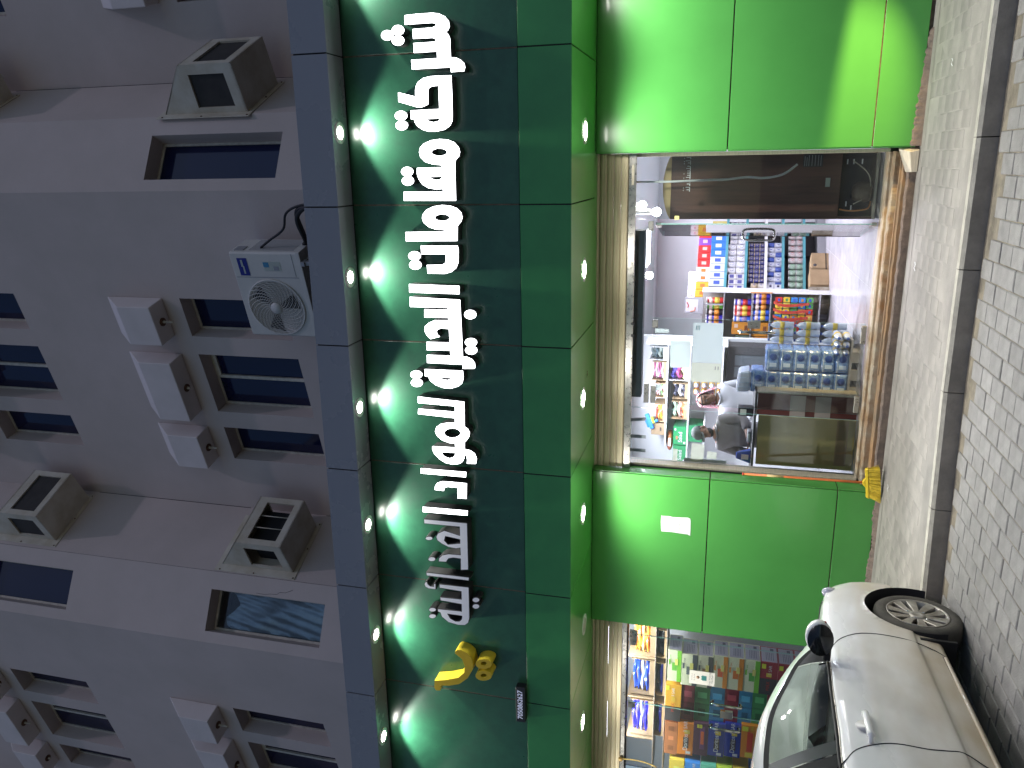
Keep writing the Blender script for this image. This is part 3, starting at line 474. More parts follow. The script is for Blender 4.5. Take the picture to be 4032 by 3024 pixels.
for k, x in enumerate(VX):
    downlight("downlight", x, -1.452, 5.199, .082, "downlight in the grey visor, " + vl[k], "lit downlights in the visor above the sign", 85, cone=122, blend=.22, off=-.022, lens=.66)
sl = ["to the right of the door over the green wall", "over the right door jamb", "over the open door leaf", "over the water stack behind the door",
      "over the green wall with the paper notice", None, "over the crisp cartons in the left window", "left of the crisp cartons"]
SX = [(1.60, -.64), (.292, -.645), (-.99, -.66), (-2.288, -.67), (-3.574, -.62), (-4.977, -.50), (-6.218, -.56), (-7.6, -.6)]
for k, (x, y) in enumerate(SX):
    if k == 5: downlight("downlight", x, y, 3.112, .10, "dead unlit downlight in the bent part of the green soffit", None, 0, lit=False)
    else: downlight("downlight", x, y, 3.112, .10, "lit downlight in the green soffit, " + sl[k], "lit downlights in the soffit over the pavement", (112, 112, 112, 112, 135, 0, 130, 120)[k], cone=165, blend=.6)

# ================================================================== SIGN
sign = thing("shop_sign", "large raised Arabic sign letters, most glowing white, the last word unlit", "sign", (-1.6, YC, 4.4))
NAMES = {0: "letter", 1: "letter"}
YL = -1.416
for nm, lit, loops in LETTERS:
    Fm = facing((0, YL, 0))
    depth = (YC - .004) - YL
    Fb = facing((0, (YL+YC-.004)/2, 0))
    body = plane_obj("letter_dot" if nm == 'dot' else "letter", curve_mesh(loops, extrude=depth/2), M['letter_side'], Fb, sign)
    fm = curve_mesh(loops, offset=.002 if lit else -.006)
    Ff = facing((0, YL-.0025, 0))
    plane_obj("letter_face", fm, M['letter_lit'] if lit else M['letter_off'], Ff, body)
emb = thing("emblem", "yellow raised swoosh emblem with two ring eyes at the left end of the sign", "emblem", (-5.1, YC, 4.2))
for nm, loops in EMBLEM:
    YE = -1.446; d = (YC-.004)-YE
    o = plane_obj(nm, curve_mesh(loops, extrude=d/2), M['yellowside'], facing((0, (YE+YC-.004)/2, 0)), emb)
    plane_obj(nm+"_face", curve_mesh(loops, offset=-.004), M['yellow'], facing((0, YE-.0025, 0)), o)
nb = thing("number_plate", "black box plate with a ten digit number under the yellow emblem", "number plate", (-5.46, -1.35, 3.6))
MB().box(-5.675, -5.25, -1.39, -1.31, 3.577, 3.675).build("box", M['black'], nb, bevel=.003)
plane_obj("digits", text_mesh("7050862627", .075, bold=.0012), emis("pale_digits", (.62, .64, .80), .35), facing((-5.462, -1.3915, 3.628)) @ Matrix.Scale(.93, 4, (1, 0, 0)), nb)

# ================================================================== APARTMENT BUILDING (saw-tooth front)
dL = Vector((math.cos(R(-17)), math.sin(R(-17)), 0)); dR = Vector((math.cos(R(26.5)), math.sin(R(26.5)), 0)); dF = Vector((math.cos(R(63)), math.sin(R(63)), 0))
nrm = lambda d: Vector((d.y, -d.x, 0))
BC = Vector((-.215, -.472, 0)); FB0 = BC + dR*.91; AB = FB0 + dF*1.01; CD = BC - dL*4.671
E1 = CD - dF*1.09; DE = E1 - dR*.91; EL = DE - dL*4.72; FE1 = EL - dF*1.09; AR = AB + dL*4.7
apt = thing("apartment_building", "cream plastered apartment block with saw-tooth walls and hooded windows above the shop", "building", (-2.5, 1.5, 5.5))
ST = 3.905; ZB, ZT = 5.3, 17.0
LW = [(1.335, 1.86, 0), (2.12, 2.995, 1), (3.25, 3.78, 0)]
def wall(P0, d, length, wins, depth=.24):
    """plaster skin with real openings and reveals; wins: (s0, s1, z0, z1)"""
    n = nrm(d); F = Frame(P0, d, -n, Z)   # local y goes into the building
    ss = sorted({0, length, *[w[0] for w in wins], *[w[1] for w in wins]}); zz = sorted({ZB, ZT, *[w[2] for w in wins], *[w[3] for w in wins]})
    b = MB()
    for a, c in zip(ss, ss[1:]):
        for e, f in zip(zz, zz[1:]):
            if any(w[0] <= a+1e-6 and c <= w[1]+1e-6 and w[2] <= e+1e-6 and f <= w[3]+1e-6 for w in wins): continue
            b.quad(F(a, 0, e), F(c, 0, e), F(c, 0, f), F(a, 0, f))
    for s0, s1, z0, z1 in wins:
        p = [(s0, z0), (s1, z0), (s1, z1), (s0, z1)]
        for (a, e), (c, f) in zip(p, p[1:]+p[:1]): b.quad(F(a, 0, e), F(a, depth, e), F(c, depth, f), F(c, 0, f))
    return b.build("wall", M['plaster'], apt), F
def window(F, s0, s1, z0, z1, kind, depth=.20):
    f = .032; b = MB()
    for x0, x1, y0, y1 in ((s0, s0+f, z0, z1), (s1-f, s1, z0, z1), (s0+f, s1-f, z0, z0+f), (s0+f, s1-f, z1-f, z1)):
        b.box(x0, x1, depth, depth+.05, y0, y1, F)
    if kind == 1:
        m = (s0+s1)/2
        b.box(m-.022, m+.022, depth-.012, depth+.04, z0+f, z1-f, F)
        b.box(m+.022, s1-f, depth-.010, depth+.03, z1-f-.05, z1-f, F).box(s1-f-.035, s1-f, depth-.010, depth+.03, z0+f, z1-f-.05, F)
    o = b.build("window", M['winframe'], apt, bevel=.003)
    if kind == 2:
        MB().box(s0+f, s1-f, depth+.015, depth+.021, z0+f, z1-f, F).build("pane", M['glass'], o)
        c = MB(); nx, nz = 14, 26   # crumpled silvery sheet hung behind the pane
        P = lambda i, j: F(lerp(s0+.03, s1-.03, i/nx), depth+.08+.035*math.sin(5.2*(i/nx)+3.9*(j/nz)+.6*math.sin(j*.4))*(.35+.65*math.exp(-((j/nz-.45)/.3)**2))+.016*math.sin(i*1.9-j*.63)+.010*math.sin(i*3.1+j*1.7), lerp(z0+.02+.13*max(0, (.6-i/nx)), z1-.20+.08*math.sin(i*.5), j/nz))
        c.add([P(i, j) for j in range(nz+1) for i in range(nx+1)], [(j*(nx+1)+i, j*(nx+1)+i+1, (j+1)*(nx+1)+i+1, (j+1)*(nx+1)+i) for j in range(nz) for i in range(nx)], 0, True)
        c.build("foil_sheet", mat("silver_foil_sheet", (.34, .38, .46), .38, metal=.6, var=.2, vscale=4), o)
        MB().box(s0-.02, s1+.02, depth+.30, depth+.31, z0, z1, F).build("dark_backing", M['dark'], o)  # dark sheet that stands for the shade of the unlit room
    else:
        MB().box(s0+f, s1-f, depth+.015, depth+.021, z0+f, z1-f, F).build("pane", M['winglass'], o)
    return o
def hood(F, s0, s1, z, tube_len):
    """plaster hood over a window: upright sides, sloping top, lamp fitting under it"""
    out = .27; b = MB()
    b.hexa([F(s0, 0, z), F(s1, 0, z), F(s1, -out, z), F(s0, -out, z), F(s0, 0, z+.80), F(s1, 0, z+.80), F(s1, -out, z+.46), F(s0, -out, z+.46)])
    o = b.build("window_hood", M['plaster2'], apt, bevel=.008)
    c = Frame(F((s0+s1)/2, -out*.48, z), F.ex, F.ey, Z)
    MB().lathe([(.052, .0), (.052, -.014), (.020, -.016)], 16, c).build("lamp_base", M['rust'], o)
    l = MB().lathe([(.017, -.016), (.017, -.050)], 10, c)
    if tube_len: l.lathe([(.011, -.050), (.012, -.05-tube_len), (.004, -.055-tube_len)], 8, c)
    l.build("lamp_holder", M['fibre'], o)
for P0, d, ln, off, base in ((CD, dL, 4.671, 4.671, None), (EL, dL, 4.72, 4.72, .05), (AB, dL, 4.7, None, None)):
    wins = []
    for s0, s1, k in LW:
        if off is None: a, c = .896+(3.78-s1), .896+(3.78-s0)
        else: q = base or 0; a, c = off-(s1+q), off-(s0+q)
        for st in (0, 1, 2): wins.append((a, c, 6.775+st*ST, 8.184+st*ST, k))
    w, F = wall(P0, d, ln, [x[:4] for x in wins])
    for i, (a, c, z0, z1, k) in enumerate(wins):
        window(F, a, c, z0, z1, k)
        if z1 < 12.5: hood(F, a, c, z1+.245, (.10, 0, .09)[i//3] if (i % 3) == 0 else (.0, .08, .0)[i//3])
for P0, q in ((BC, 0), (DE, 1)):
    wins = [(.14, .68, 6.52+st*ST, 8.19+st*ST) for st in (0, 1, 2)]
    w, F = wall(P0, dR, .91, wins)
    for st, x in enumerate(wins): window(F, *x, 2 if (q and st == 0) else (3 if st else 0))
for P0, ln in ((FB0, 1.01), (E1, 1.09), (FE1, 1.09)): wall(P0, dF, ln, [])
b = MB()
for a, c in ((AR, AR+Vector((.5, 9, 0))), (AR+Vector((.5, 9, 0)), FE1+Vector((-.5, 9, 0))), (FE1+Vector((-.5, 9, 0)), FE1)): b.quad(a+Z*ZB, c+Z*ZB, c+Z*ZT, a+Z*ZT)
b.build("rear_wall", M['plaster'], apt)
MB().prism([(p.x, p.y) for p in (AR, AB, FB0, BC, CD, E1, DE, EL, FE1, FE1+Vector((-.5, 9, 0)), AR+Vector((.5, 9, 0)))], ZT-.3, ZT+.6, Frame((0, 0, 0), X, Z, Y)).build("parapet", M['plaster'], apt)
# hair cracks in the plaster
def crack(F, pts, r=.0022):
    MB().tube([F(s, -.0005, z) for s, z in pts], r, 4).build("crack", M['dark'], apt)
Fd = Frame(DE, dR, -nrm(dR), Z)
crack(Fd, [(.80, 7.00), (.755, 7.10), (.75, 7.18), (.72, 7.22), (.715, 7.32), (.70, 7.40), (.704, 7.52)])
Ff = Frame(E1, dF, -nrm(dF), Z)
crack(Ff, [(1.085, z) for z in (5.6, 6.4, 7.0)], .004); crack(Ff, [(1.086, z) for z in (8.2, 9, 9.8, 10.8)], .004)
crack(Ff, [(.004, z) for z in (5.6, 7, 8.5, 10, 12)], .002)
crack(Frame(FB0, dF, -nrm(dF), Z), [(1.005, z) for z in (5.6, 7, 8.6, 10.2, 11)], .004)

# ---- fibreglass covers over window air conditioners
def ring_panel(b, o4, i4, inward, th=.022):
    n = 4; v = [Vector(p) for p in o4+i4]; w = [p+inward*th for p in v]
    b.add(v+w, [(i, (i+1) % 4, 4+(i+1) % 4, 4+i) for i in range(4)] + [(4+i, 4+(i+1) % 4, 12+(i+1) % 4, 12+i) for i in range(4)] + [(8+i, 12+i, 12+(i+1) % 4, 8+(i+1) % 4) for i in range(4)])
def ac_cover(P0, s0, s1, zb, lab, style):
    n = nrm(dF); F = Frame(P0, dF, -n, Z)
    t = thing("air_conditioner_cover", lab, "AC cover", F((s0+s1)/2, 0, zb), "fibreglass covers over the air conditioners")
    o, h1, h2 = -.555, .66, 1.08
    b = MB()
    for s, inn in ((s0, dF), (s1, -dF)):
        ring_panel(b, [F(s, 0, zb), F(s, o, zb), F(s, o, zb+h1), F(s, 0, zb+h2)],
                   [F(s, -.075, zb+.13), F(s, -.445, zb+.13), F(s, -.445, zb+.575), F(s, -.075, zb+.60)], inn)
    ring_panel(b, [F(s0, o, zb), F(s1, o, zb), F(s1, o, zb+h1), F(s0, o, zb+h1)],
               [F(s0+.085, o, zb+.105), F(s1-.085, o, zb+.105), F(s1-.085, o, zb+.515), F(s0+.085, o, zb+.515)], -n)
    b.box(s0, s1, o, 0, zb, zb+.02, F)
    b.hexa([F(s0, o, zb+h1-.02), F(s1, o, zb+h1-.02), F(s1, 0, zb+h2-.02), F(s0, 0, zb+h2-.02), F(s0, o, zb+h1), F(s1, o, zb+h1), F(s1, 0, zb+h2), F(s0, 0, zb+h2)])
    b.build("shell", M['fibre'], t, bevel=.006)
    fl = MB(); e = .06
    fl.prism([(s0-e-.045, zb-e), (s1+e, zb-e), (s1+e, zb+h2+e), (s0-e-.045, zb+h2+e)], -.012, 0, F)
    fl.build("flange", M['fibre'], t, bevel=.004)
    m = MB()
    if style != 'bars':
        for s in (s0+.024, s1-.024): m.quad(F(s, -.07, zb+.12), F(s, -.45, zb+.12), F(s, -.45, zb+.58), F(s, -.07, zb+.61))
        m.quad(F(s0+.08, o+.024, zb+.10), F(s1-.08, o+.024, zb+.10), F(s1-.08, o+.024, zb+.52), F(s0+.08, o+.024, zb+.52))
        if style == 'mesh': m.build("mesh_screen", M['mesh'], t)
    if style != 'mesh':
        MB().box(s0+.16, s1-.12, -.40, -.02, zb+.05, zb+.56, F).build("air_conditioner", M['dark'], t)
        for q in (.34, .66):
            s = lerp(s0+.085, s1-.085, q)
            MB().tube([F(s, o+.03, zb+.10), F(s, o+.03, zb+.52)], .006, 6).build("bar", M['fibre'], t)
    for s, z in ((s0-.085, zb-.03), (s1+.03, zb-.035), ((s0+s1)/2, zb-.035), (s0-.085, zb+.55), (s0-.085, zb+1.06)):
        MB().lathe([(.011, 0), (.008, .008)], 8, Frame(F(s, -.012, z), dF, Z, n)).build("screw", M['rust'], t)
    return t
ac_cover(E1, 1.09-.966, 1.09-.2, 7.064, "fibreglass cover with two bars in its front, low beside the foil covered window", 'bars')
ac_cover(E1, 1.09-.93, 1.09-.13, 10.896, "fibreglass cover with dark mesh on the upper floor left of the three hoods", 'mesh')
ac_cover(FB0, .027, .80, 7.0, "open fibreglass cover beside the tall single window right of the outdoor unit", 'mesh')
ac_cover(FB0, .027, .80, 10.87, "stained fibreglass cover on the upper floor at the top right corner", 'mesh')

# ---- split unit standing on the canopy
U0 = Vector((-.9, -.85, 0)); FU = Frame(U0, dL, -nrm(dL), Z)
un = thing("outdoor_unit", "white air conditioner outdoor unit with a round fan grille standing on the canopy", "AC unit", FU(-.43, .18, 5.53))
us0, us1, uz0, uz1 = -.935, .065, 6.065, 6.895
c = MB().box(us0, us1, 0, .37, uz0, uz1, FU).build("case", M['acwhite'], un, bevel=.018)
MB().box(us0-.004, us1+.004, -.006, .376, uz0-.012, uz0+.035, FU).build("base_tray", M['acwhite'], un, bevel=.004)
MB().box(-.222, -.216, -.003, .0, uz0+.06, uz1-.03, FU).box(-.21, .05, -.003, 0, uz0+.085, uz0+.09, FU).build("seam", M['grey'], c)
fc, fz, fr = -.575, 6.478, .325
gm = MB(); Fg = Frame(FU(fc, 0, fz), dL, Z, nrm(dL))
MB().lathe([(fr, .002), (0, .0025)], 40, Fg).build("fan_recess", M['dark'], un)
gm.lathe([(fr+.015, 0), (fr+.012, .014), (fr-.004, .016), (fr-.006, .004)], 40, Fg)
for k in range(11):
    r_ = lerp(.085, fr-.01, k/10)
    gm.tube([Fg(r_*math.cos(2*math.pi*i/36), r_*math.sin(2*math.pi*i/36), .020-.006*k/10) for i in range(37)], .0026, 4, cap=False)
for k in range(26):
    a0 = 2*math.pi*k/26
    gm.tube([Fg(lerp(.07, fr, i/7)*math.cos(a0+1.15*i/7), lerp(.07, fr, i/7)*math.sin(a0+1.15*i/7), .023-.008*i/7) for i in range(8)], .0040, 4, cap=False)
gm.build("fan_grille", M['acwhite'], un)
MB().lathe([(.068, .010), (.066, .028), (0, .031)], 24, Fg).build("grille_hub", M['acwhite'], un)
for k in range(3):
    a0 = 2*math.pi*k/3+.4
    q = MB(); q.quad(*[Fg(r_*math.cos(a0+da), r_*math.sin(a0+da), .004+dz) for r_, da, dz in ((.05, 0, 0), (.05, .8, .002), (.29, .75, .003), (.29, .1, 0))]); q.build("fan_blade", M['black'], un)
Mf = lambda s, z, out=.003: facing(FU(s, -out, z), dL, Z)
MB().box(-.20, -.001, -.0035, 0, 6.692, 6.808, FU).build("blue_badge", mat("blue_badge", (.012, .018, .22), .4), c)
for s0, s1, z0, z1 in ((-.178, -.09, 6.738, 6.756), (-.098, -.02, 6.746, 6.770)):
    MB().box(s0, s1, -.0048, -.0036, z0, z1, FU).build("badge_lettering", M['paper'], c)
MB().box(-.142, -.037, -.0028, 0, 6.305, 6.51, FU).build("energy_label", M['paper'], c)
MB().box(-.10, -.045, -.0042, -.0029, 6.44, 6.505, FU).build("label_print", mat("blue_label_print", (.06, .25, .42), .6), c)
MB().box(-.135, -.09, -.0042, -.0029, 6.33, 6.39, FU).build("label_print", M['grey'], c)
for k in range(9): MB().box(.0655, .068, .06+k*.032, .072+k*.032, uz0+.08, uz1-.22, FU).build("side_louvre", M['grey'], c)
MB().box(.0655, .073, .05, .15, uz1-.16, uz1-.05, FU).build("grip", M['grey'], c)
for s in (us0+.12, us1-.12):
    b = MB().box(s-.022, s+.022, -.02, .39, uz0-.055, uz0-.013, FU)
    for y in (.0, .33): b.box(s-.02, s+.02, y, y+.04, 5.53, uz0-.055, FU)
    b.build("stand", M['grey'], un)
cb = thing("pipe_bundle", "black insulated pipes and a cable running from the outdoor unit over the visor", "pipes", (-.5, -.95, 5.6))
def smooth(pts, n=6):
    pts = [Vector(p) for p in pts]; out = []
    for i in range(len(pts)-1):
        p0, p1, p2, p3 = pts[max(i-1, 0)], pts[i], pts[i+1], pts[min(i+2, len(pts)-1)]
        for k in range(n):
            t = k/n; out.append(.5*((2*p1)+(-p0+p2)*t+(2*p0-5*p1+4*p2-p3)*t*t+(-p0+3*p1-3*p2+p3)*t**3))
    return out+[pts[-1]]
MB().tube(smooth([FU(.07, .12, 6.56), FU(.16, .10, 6.42), FU(.30, .06, 6.20), (-.43, -1.0, 6.08), (-.35, -1.02, 5.90), (-.33, -1.08, 5.62), (-.33, -1.15, 5.56)]), .013, 8).build("power_cable", M['cable'], cb)
for dx in (0, .055):
    MB().tube(smooth([FU(.07, .22, 6.10-dx*.5), FU(.13+dx, .18, 6.05), (-.52+dx, -.95, 5.99), (-.42+dx*.6, -1.0, 5.93), (-.36, -1.03, 5.80), (-.33+dx, -1.08, 5.60), (-.33+dx, -1.12, 5.53)]), .024, 8).build("pipe", M['cable'], cb)

# ---- low beam of a car standing beyond the right edge, raking along the wall
hlt = thing("headlamp", "low beam headlamp raking along the right green wall from beyond the frame", "headlamp", (3.1, -1.45, .60))
hp, ha = Vector((3.1, -1.45, .60)), Vector((-.90, .50, .055)).normalized()
hs = ha.cross(Z).normalized(); hu = hs.cross(ha)
Fh = Frame(hp, hs, hu, -ha)
MB().lathe([(.02, .06), (.06, .03), (.085, -.02), (.09, -.06)], 20, Fh, cap=False).build("reflector", M['chrome'], hlt)
MB().box(-.12, .12, .006, .012, -.13, .05, Fh).build("cut_off_shade", M['black'], hlt)
hd_ = bpy.data.lights.new("low_beam", 'SPOT'); hd_.energy = 1500; hd_.spot_size = R(27); hd_.spot_blend = 1.0; hd_.color = (1.0, .70, .30); hd_.shadow_soft_size = .004
ho_ = bpy.data.objects.new("low_beam", hd_); COL.objects.link(ho_); ho_.parent = hlt; ho_.rotation_euler = ha.to_track_quat('-Z', 'Y').to_euler()

# ================================================================== ENTRANCE
GY = .36
def pane(parent, x0, x1, z0, z1, y=GY, name="pane"):
    b = MB().box(x0, x1, y-.005, y+.005, z0, z1, mi=0)
    b.m = [1, 1, 0, 0, 1, 1]
    return b.build(name, [M['glass'], M['glass_edge']], parent)
def shutter(lab, x0, x1, y, zb, z1, bar_h, pitch):
    t = thing("roller_shutter", lab, "shutter", ((x0+x1)/2, y, zb), "rolled up shutters over the shop fronts")
    MB().prism([(0, zb), (0, zb+bar_h-.006), (.030, zb+bar_h-.006), (.030, zb)], x0, x1, Frame((0, y, 0), Y, X, Z)).build("bottom_bar", M['steel'], t, bevel=.004)
    z = zb+bar_h
    first = None
    prof = [(.004, .0), (-.006, .006), (-.011, .022), (-.008, .031), (-.011, .040), (-.007, .058), (.000, .066), (.010, .068), (.014, .060), (.014, .004)]
    while z < z1:
        if first is None: first = MB().prism([(a, z+b*pitch/.068) for a, b in prof], x0, x1, Frame((0, y+.012, 0), Y, X, Z)).build("slat", M['shutter'], t); z0 = z
        else: same(first, t, (0, 0, z-z0))
        z += pitch
    return t
sh = shutter("cream roller shutter rolled up over the main glass door", -3.312, .086, .14, 2.715, 3.10, .082, .0735)
MB().box(-.22, -.02, .134, .1385, 2.735, 2.762).build("stamped_plate", M['alu'], sh)
for x in (-1.66, -1.79): MB().box(x-.012, x+.012, .105, .14, 2.70, 2.73).build("stop", M['black'], sh)
sh2 = shutter("cream roller shutter rolled up over the left window full of crisps", -8.15, -5.225, .14, 2.70, 3.10, .055, .056)

fr = thing("door_frame", "worn aluminium frame and rusty threshold around the main glass front", "door frame", (-1.6, .3, .13))
MB().box(-3.316, -3.282, .235, .40, .33, 2.76).build("jamb", M['alu'], fr, bevel=.003)
MB().box(.054, .089, .235, .40, .33, 2.76).build("jamb", M['alu'], fr, bevel=.003)
MB().box(-3.316, .089, .30, .40, 2.76, 2.82).build("head", M['alu'], fr)
MB().box(-3.316, -3.303, .21, .2345, .16, 2.72).build("gasket", M['black'], fr)
rr = random.Random(5)
def rough_bar(name, x0, x1, y0, y1, z0, z1, m, j, seed, n=60):
    rr = random.Random(seed); b = MB(); pts = []
    for i in range(n+1):
        x = lerp(x0, x1, i/n); pts.append((x, y0+rr.uniform(-j, j), z1+rr.uniform(-j, j)*.7, z0))
    v = []; f = []
    for x, y, zt, zl in pts: v += [(x, y+.004, zl), (x, y, zt-.012), (x, y+.014, zt), (x, y1, z1)]
    for i in range(n):
        for k in range(3): f.append((4*i+k, 4*i+4+k, 4*i+5+k, 4*i+1+k))
    b.add(v, f); return b.build(name, m, fr)
rough_bar("threshold_step", -3.32, .09, .020, .40, .10, .205, M['mortar'], .006, 2)
rough_bar("rusty_track", -3.31, .06, .075, .40, .19, .245, M['rustwood'], .004, 3)
rough_bar("inner_sill", -3.31, .06, .17, .42, .23, .305, mat("crumbling_sill", (.40, .36, .28), .85, c2=(.27, .15, .07), vscale=4.5, bump=.8, bscale=35), .006, 4)
rough_bar("sill_rail", -3.29, .055, .27, .46, .29, .338, mat("stained_rail", (.46, .42, .34), .6, c2=(.30, .20, .11), vscale=6, bump=.3), .002, 6)
MB().box(-2.1, .0, .092, .112, .238, .262).build("guide_rail", M['rustwood'], fr, bevel=.003)
b = MB(); b.hexa([Vector(p) for p in ((-.13, -.03, .135), (.07, -.05, .135), (.085, .06, .135), (-.13, .06, .135), (-.13, -.02, .185), (.05, -.035, .215), (.085, .06, .30), (-.13, .06, .22))])
b.build("shutter_guide_end", M['alu'], fr, bevel=.004)

pane(fr, -.575, .053, .340, 2.758, name="glass_panel")
MB().box(-.575, .053, GY-.012, GY+.012, .33, .352).build("edge_bead", M['alu'], fr)
pane(fr, -3.281, -2.665, .340, 2.758, name="glass_panel")
p3 = pane(fr, -2.66, -.585, 2.530, 2.758, name="transom_panel")
for x0, x1 in ((-.70, -.60), (-2.60, -2.38)): MB().box(x0, x1, GY-.017, GY+.017, 2.545, 2.60).build("patch_fitting", M['steel'], fr, bevel=.003)
lf = thing("glass_door", "closed glass door leaf with papers taped on and a chrome bow handle", "door", (-2.1, GY, .36)); pane(lf, -2.60, -1.632, .372, 2.522)
for x0, x1, z0, z1 in ((-2.60, -2.40, 2.470, 2.527), (-1.74, -1.655, 2.470, 2.527), (-2.58, -2.40, .362, .41), (-1.84, -1.65, .362, .41)):
    MB().box(x0, x1, GY-.018, GY+.018, z0, z1).build("patch_fitting", M['steel'], lf, bevel=.003)
hd = MB(); hx = -1.745
hd.tube(smooth([(hx, GY-.004, 1.60), (hx, GY-.045, 1.615), (hx, GY-.07, 1.585), (hx, GY-.07, 1.44), (hx, GY-.07, 1.29), (hx, GY-.045, 1.26), (hx, GY-.004, 1.275)]), .0155, 10)
hd.build("handle", M['chrome'], lf)
MB().box(-1.715, -1.64, GY-.016, GY+.016, 1.40, 1.53).build("lock_plate", M['steel'], lf, bevel=.003)
ol = thing("glass_door", "open glass door leaf swung inwards beside the brown cabinet", "door", (-.63, .38, .36))
da = Vector((-.20, .93, 0)).normalized(); Fo = Frame((-.63, .375, 0), da, Vector((-da.y, da.x, 0)), Z)
b = MB().box(0, .93, -.005, .005, .372, 2.522, Fo); b.m = [1, 1, 0, 0, 1, 1]; b.build("pane", [M['glass'], M['glass_edge']], ol)
MB().box(.925, .936, -.008, .008, .372, 2.50, Fo).build("edge_strip", M['black'], ol)
for z0, z1 in ((2.468, 2.525), (.362, .41)): MB().box(.0, .17, -.018, .018, z0, z1, Fo).build("patch_fitting", M['steel'], ol, bevel=.003)
for sgn in (-1, 1):
    MB().tube(smooth([Fo(.80, .004*sgn, 1.62), Fo(.80, .06*sgn, 1.60), Fo(.80, .07*sgn, 1.45), Fo(.80, .06*sgn, 1.30), Fo(.80, .004*sgn, 1.28)]), .013, 8).build("handle", M['chrome'], ol)
# papers taped to the inside of the glass
def sheet(name, lab, x0, x1, z0, z1, y, m, tilt=0.0, cat="paper", sag=.004, group=None):
    t = tag(MB().build(name, m) if False else None) if False else None
    b = MB(); n = 6; cxx, czz = (x0+x1)/2, (z0+z1)/2
    P = lambda i, j: ((lerp(x0, x1, i/n)-cxx)*math.cos(tilt)-(lerp(z0, z1, j/n)-czz)*math.sin(tilt)+cxx, y+sag*math.sin(i*1.7+j*.8), (lerp(x0, x1, i/n)-cxx)*math.sin(tilt)+(lerp(z0, z1, j/n)-czz)*math.cos(tilt)+czz)
    b.add([P(i, j) for j in range(n+1) for i in range(n+1)], [(j*(n+1)+i, j*(n+1)+i+1, (j+1)*(n+1)+i+1, (j+1)*(n+1)+i) for j in range(n) for i in range(n)], 0, True)
    o = b.build(name, m); return tag(o, lab, cat, group)
s = sheet("paper_notice", "big blank white sheet with teal print in its corner taped on the closed door leaf", -2.115, -1.675, 1.775, 2.09, GY+.014, M['paper'], .01)
for k in range(3): MB().box(-1.755, -1.705, GY+.003, GY+.0055, 2.055-.018*k, 2.063-.018*k).build("print_line", M['inkteal'], s)
s = sheet("paper_notice", "plain cream sheet just left of the big sheet with teal print", -2.335, -2.12, 1.775, 2.09, GY+.014, M['papery'], .01)
for k in range(2): MB().box(-2.19, -2.15, GY+.003, GY+.0055, 1.835-.03*k, 1.843-.03*k).build("print_line", M['ink'], s)
sheet("paper_notice", "crinkled white sheet above the big sheet on the door leaf", -2.185, -1.885, 2.11, 2.325, GY+.016, M['paper'], .02, sag=.007)
sheet("paper_notice", "folded cream paper pinned at the left pane before the cashier", -3.275, -3.055, 1.915, 2.055, GY+.014, M['papery'], -.03, sag=.008)
sheet("paper_notice", "small cream note below the folded paper on the left pane", -3.225, -3.14, 1.775, 1.88, GY+.014, M['papery'], -.02)
sheet("paper_notice", "narrow pale strip of paper above the folded paper on the left pane", -3.275, -3.135, 2.205, 2.255, GY+.014, M['papery'], .0)
sheet("paper_notice", "long white sheet low at the left edge of the left pane behind the notes", -3.279, -3.235, 1.67, 2.13, GY+.020, M['white'], 0)
sheet("sticky_note", "pale green sticky note at the top corner of the closed door leaf", -2.46, -2.385, 2.41, 2.47, GY+.012, M['paper'], 0, "note")
sheet("sticky_note", "pale green tape strip beside the middle top fitting of the door", -1.80, -1.755, 2.35, 2.50, GY+.012, M['paper'], 0, "note")
for k, (x0, x1) in enumerate(((-2.83, -2.79), (-3.035, -2.995), (-3.20, -3.16))):
    sheet("tape_strip", ("grey tape strip nearest the door leaf across the top of the left pane", "middle grey tape strip across the top of the left pane", "grey tape strip nearest the jamb across the top of the left pane")[k], x0, x1, 2.565, 2.74, GY+.010, M['grey'], .12 if k == 0 else 0, "tape", .001)
sheet("sticky_note", "yellow note on the glass edge beside the brown cabinet", -.585, -.545, 2.285, 2.33, GY-.008, mat("yellow_note", (.72, .70, .25), .8), 0, "note", .001)
# torn paper on the green wall
pw = [(-3.793, 2.335), (-3.80, 2.325), (-3.795, 2.25), (-3.803, 2.21), (-3.797, 2.10), (-3.792, 2.045), (-3.802, 2.03), (-3.80, 2.022), (-3.83, 2.015), (-3.93, 2.012), (-4.010, 2.012), (-3.995, 2.04), (-3.992, 2.12), (-3.985, 2.22), (-3.988, 2.33), (-3.95, 2.334), (-3.87, 2.338)]
pn = tag(plane_obj("paper_notice", curve_mesh([pw], extrude=.0008), M['white'], facing((0, -.0025, 0))), "torn white notice of printed lines taped on the green wall left of the door", "paper")
for z, a, b_, h in ((2.285, -3.93, -3.86, .012), (2.240, -3.955, -3.845, .006), (2.213, -3.925, -3.865, .006), (2.185, -3.96, -3.84, .006), (2.160, -3.965, -3.845, .006), (2.132, -3.905, -3.85, .010), (2.132, -3.95, -3.92, .008)):
    x = a; r2 = random.Random(int(z*1000))
    pb = MB()
    while x < b_:
        l = r2.uniform(.006, .016); pb.box(x, min(x+l, b_), -.0046, -.0036, z-h/2*r2.uniform(.5, 1), z+h/2*r2.uniform(.5, 1)); x += l+.004
    o = pb.build("printed_line", M['ink'], pn); o["kind"] = "stuff"
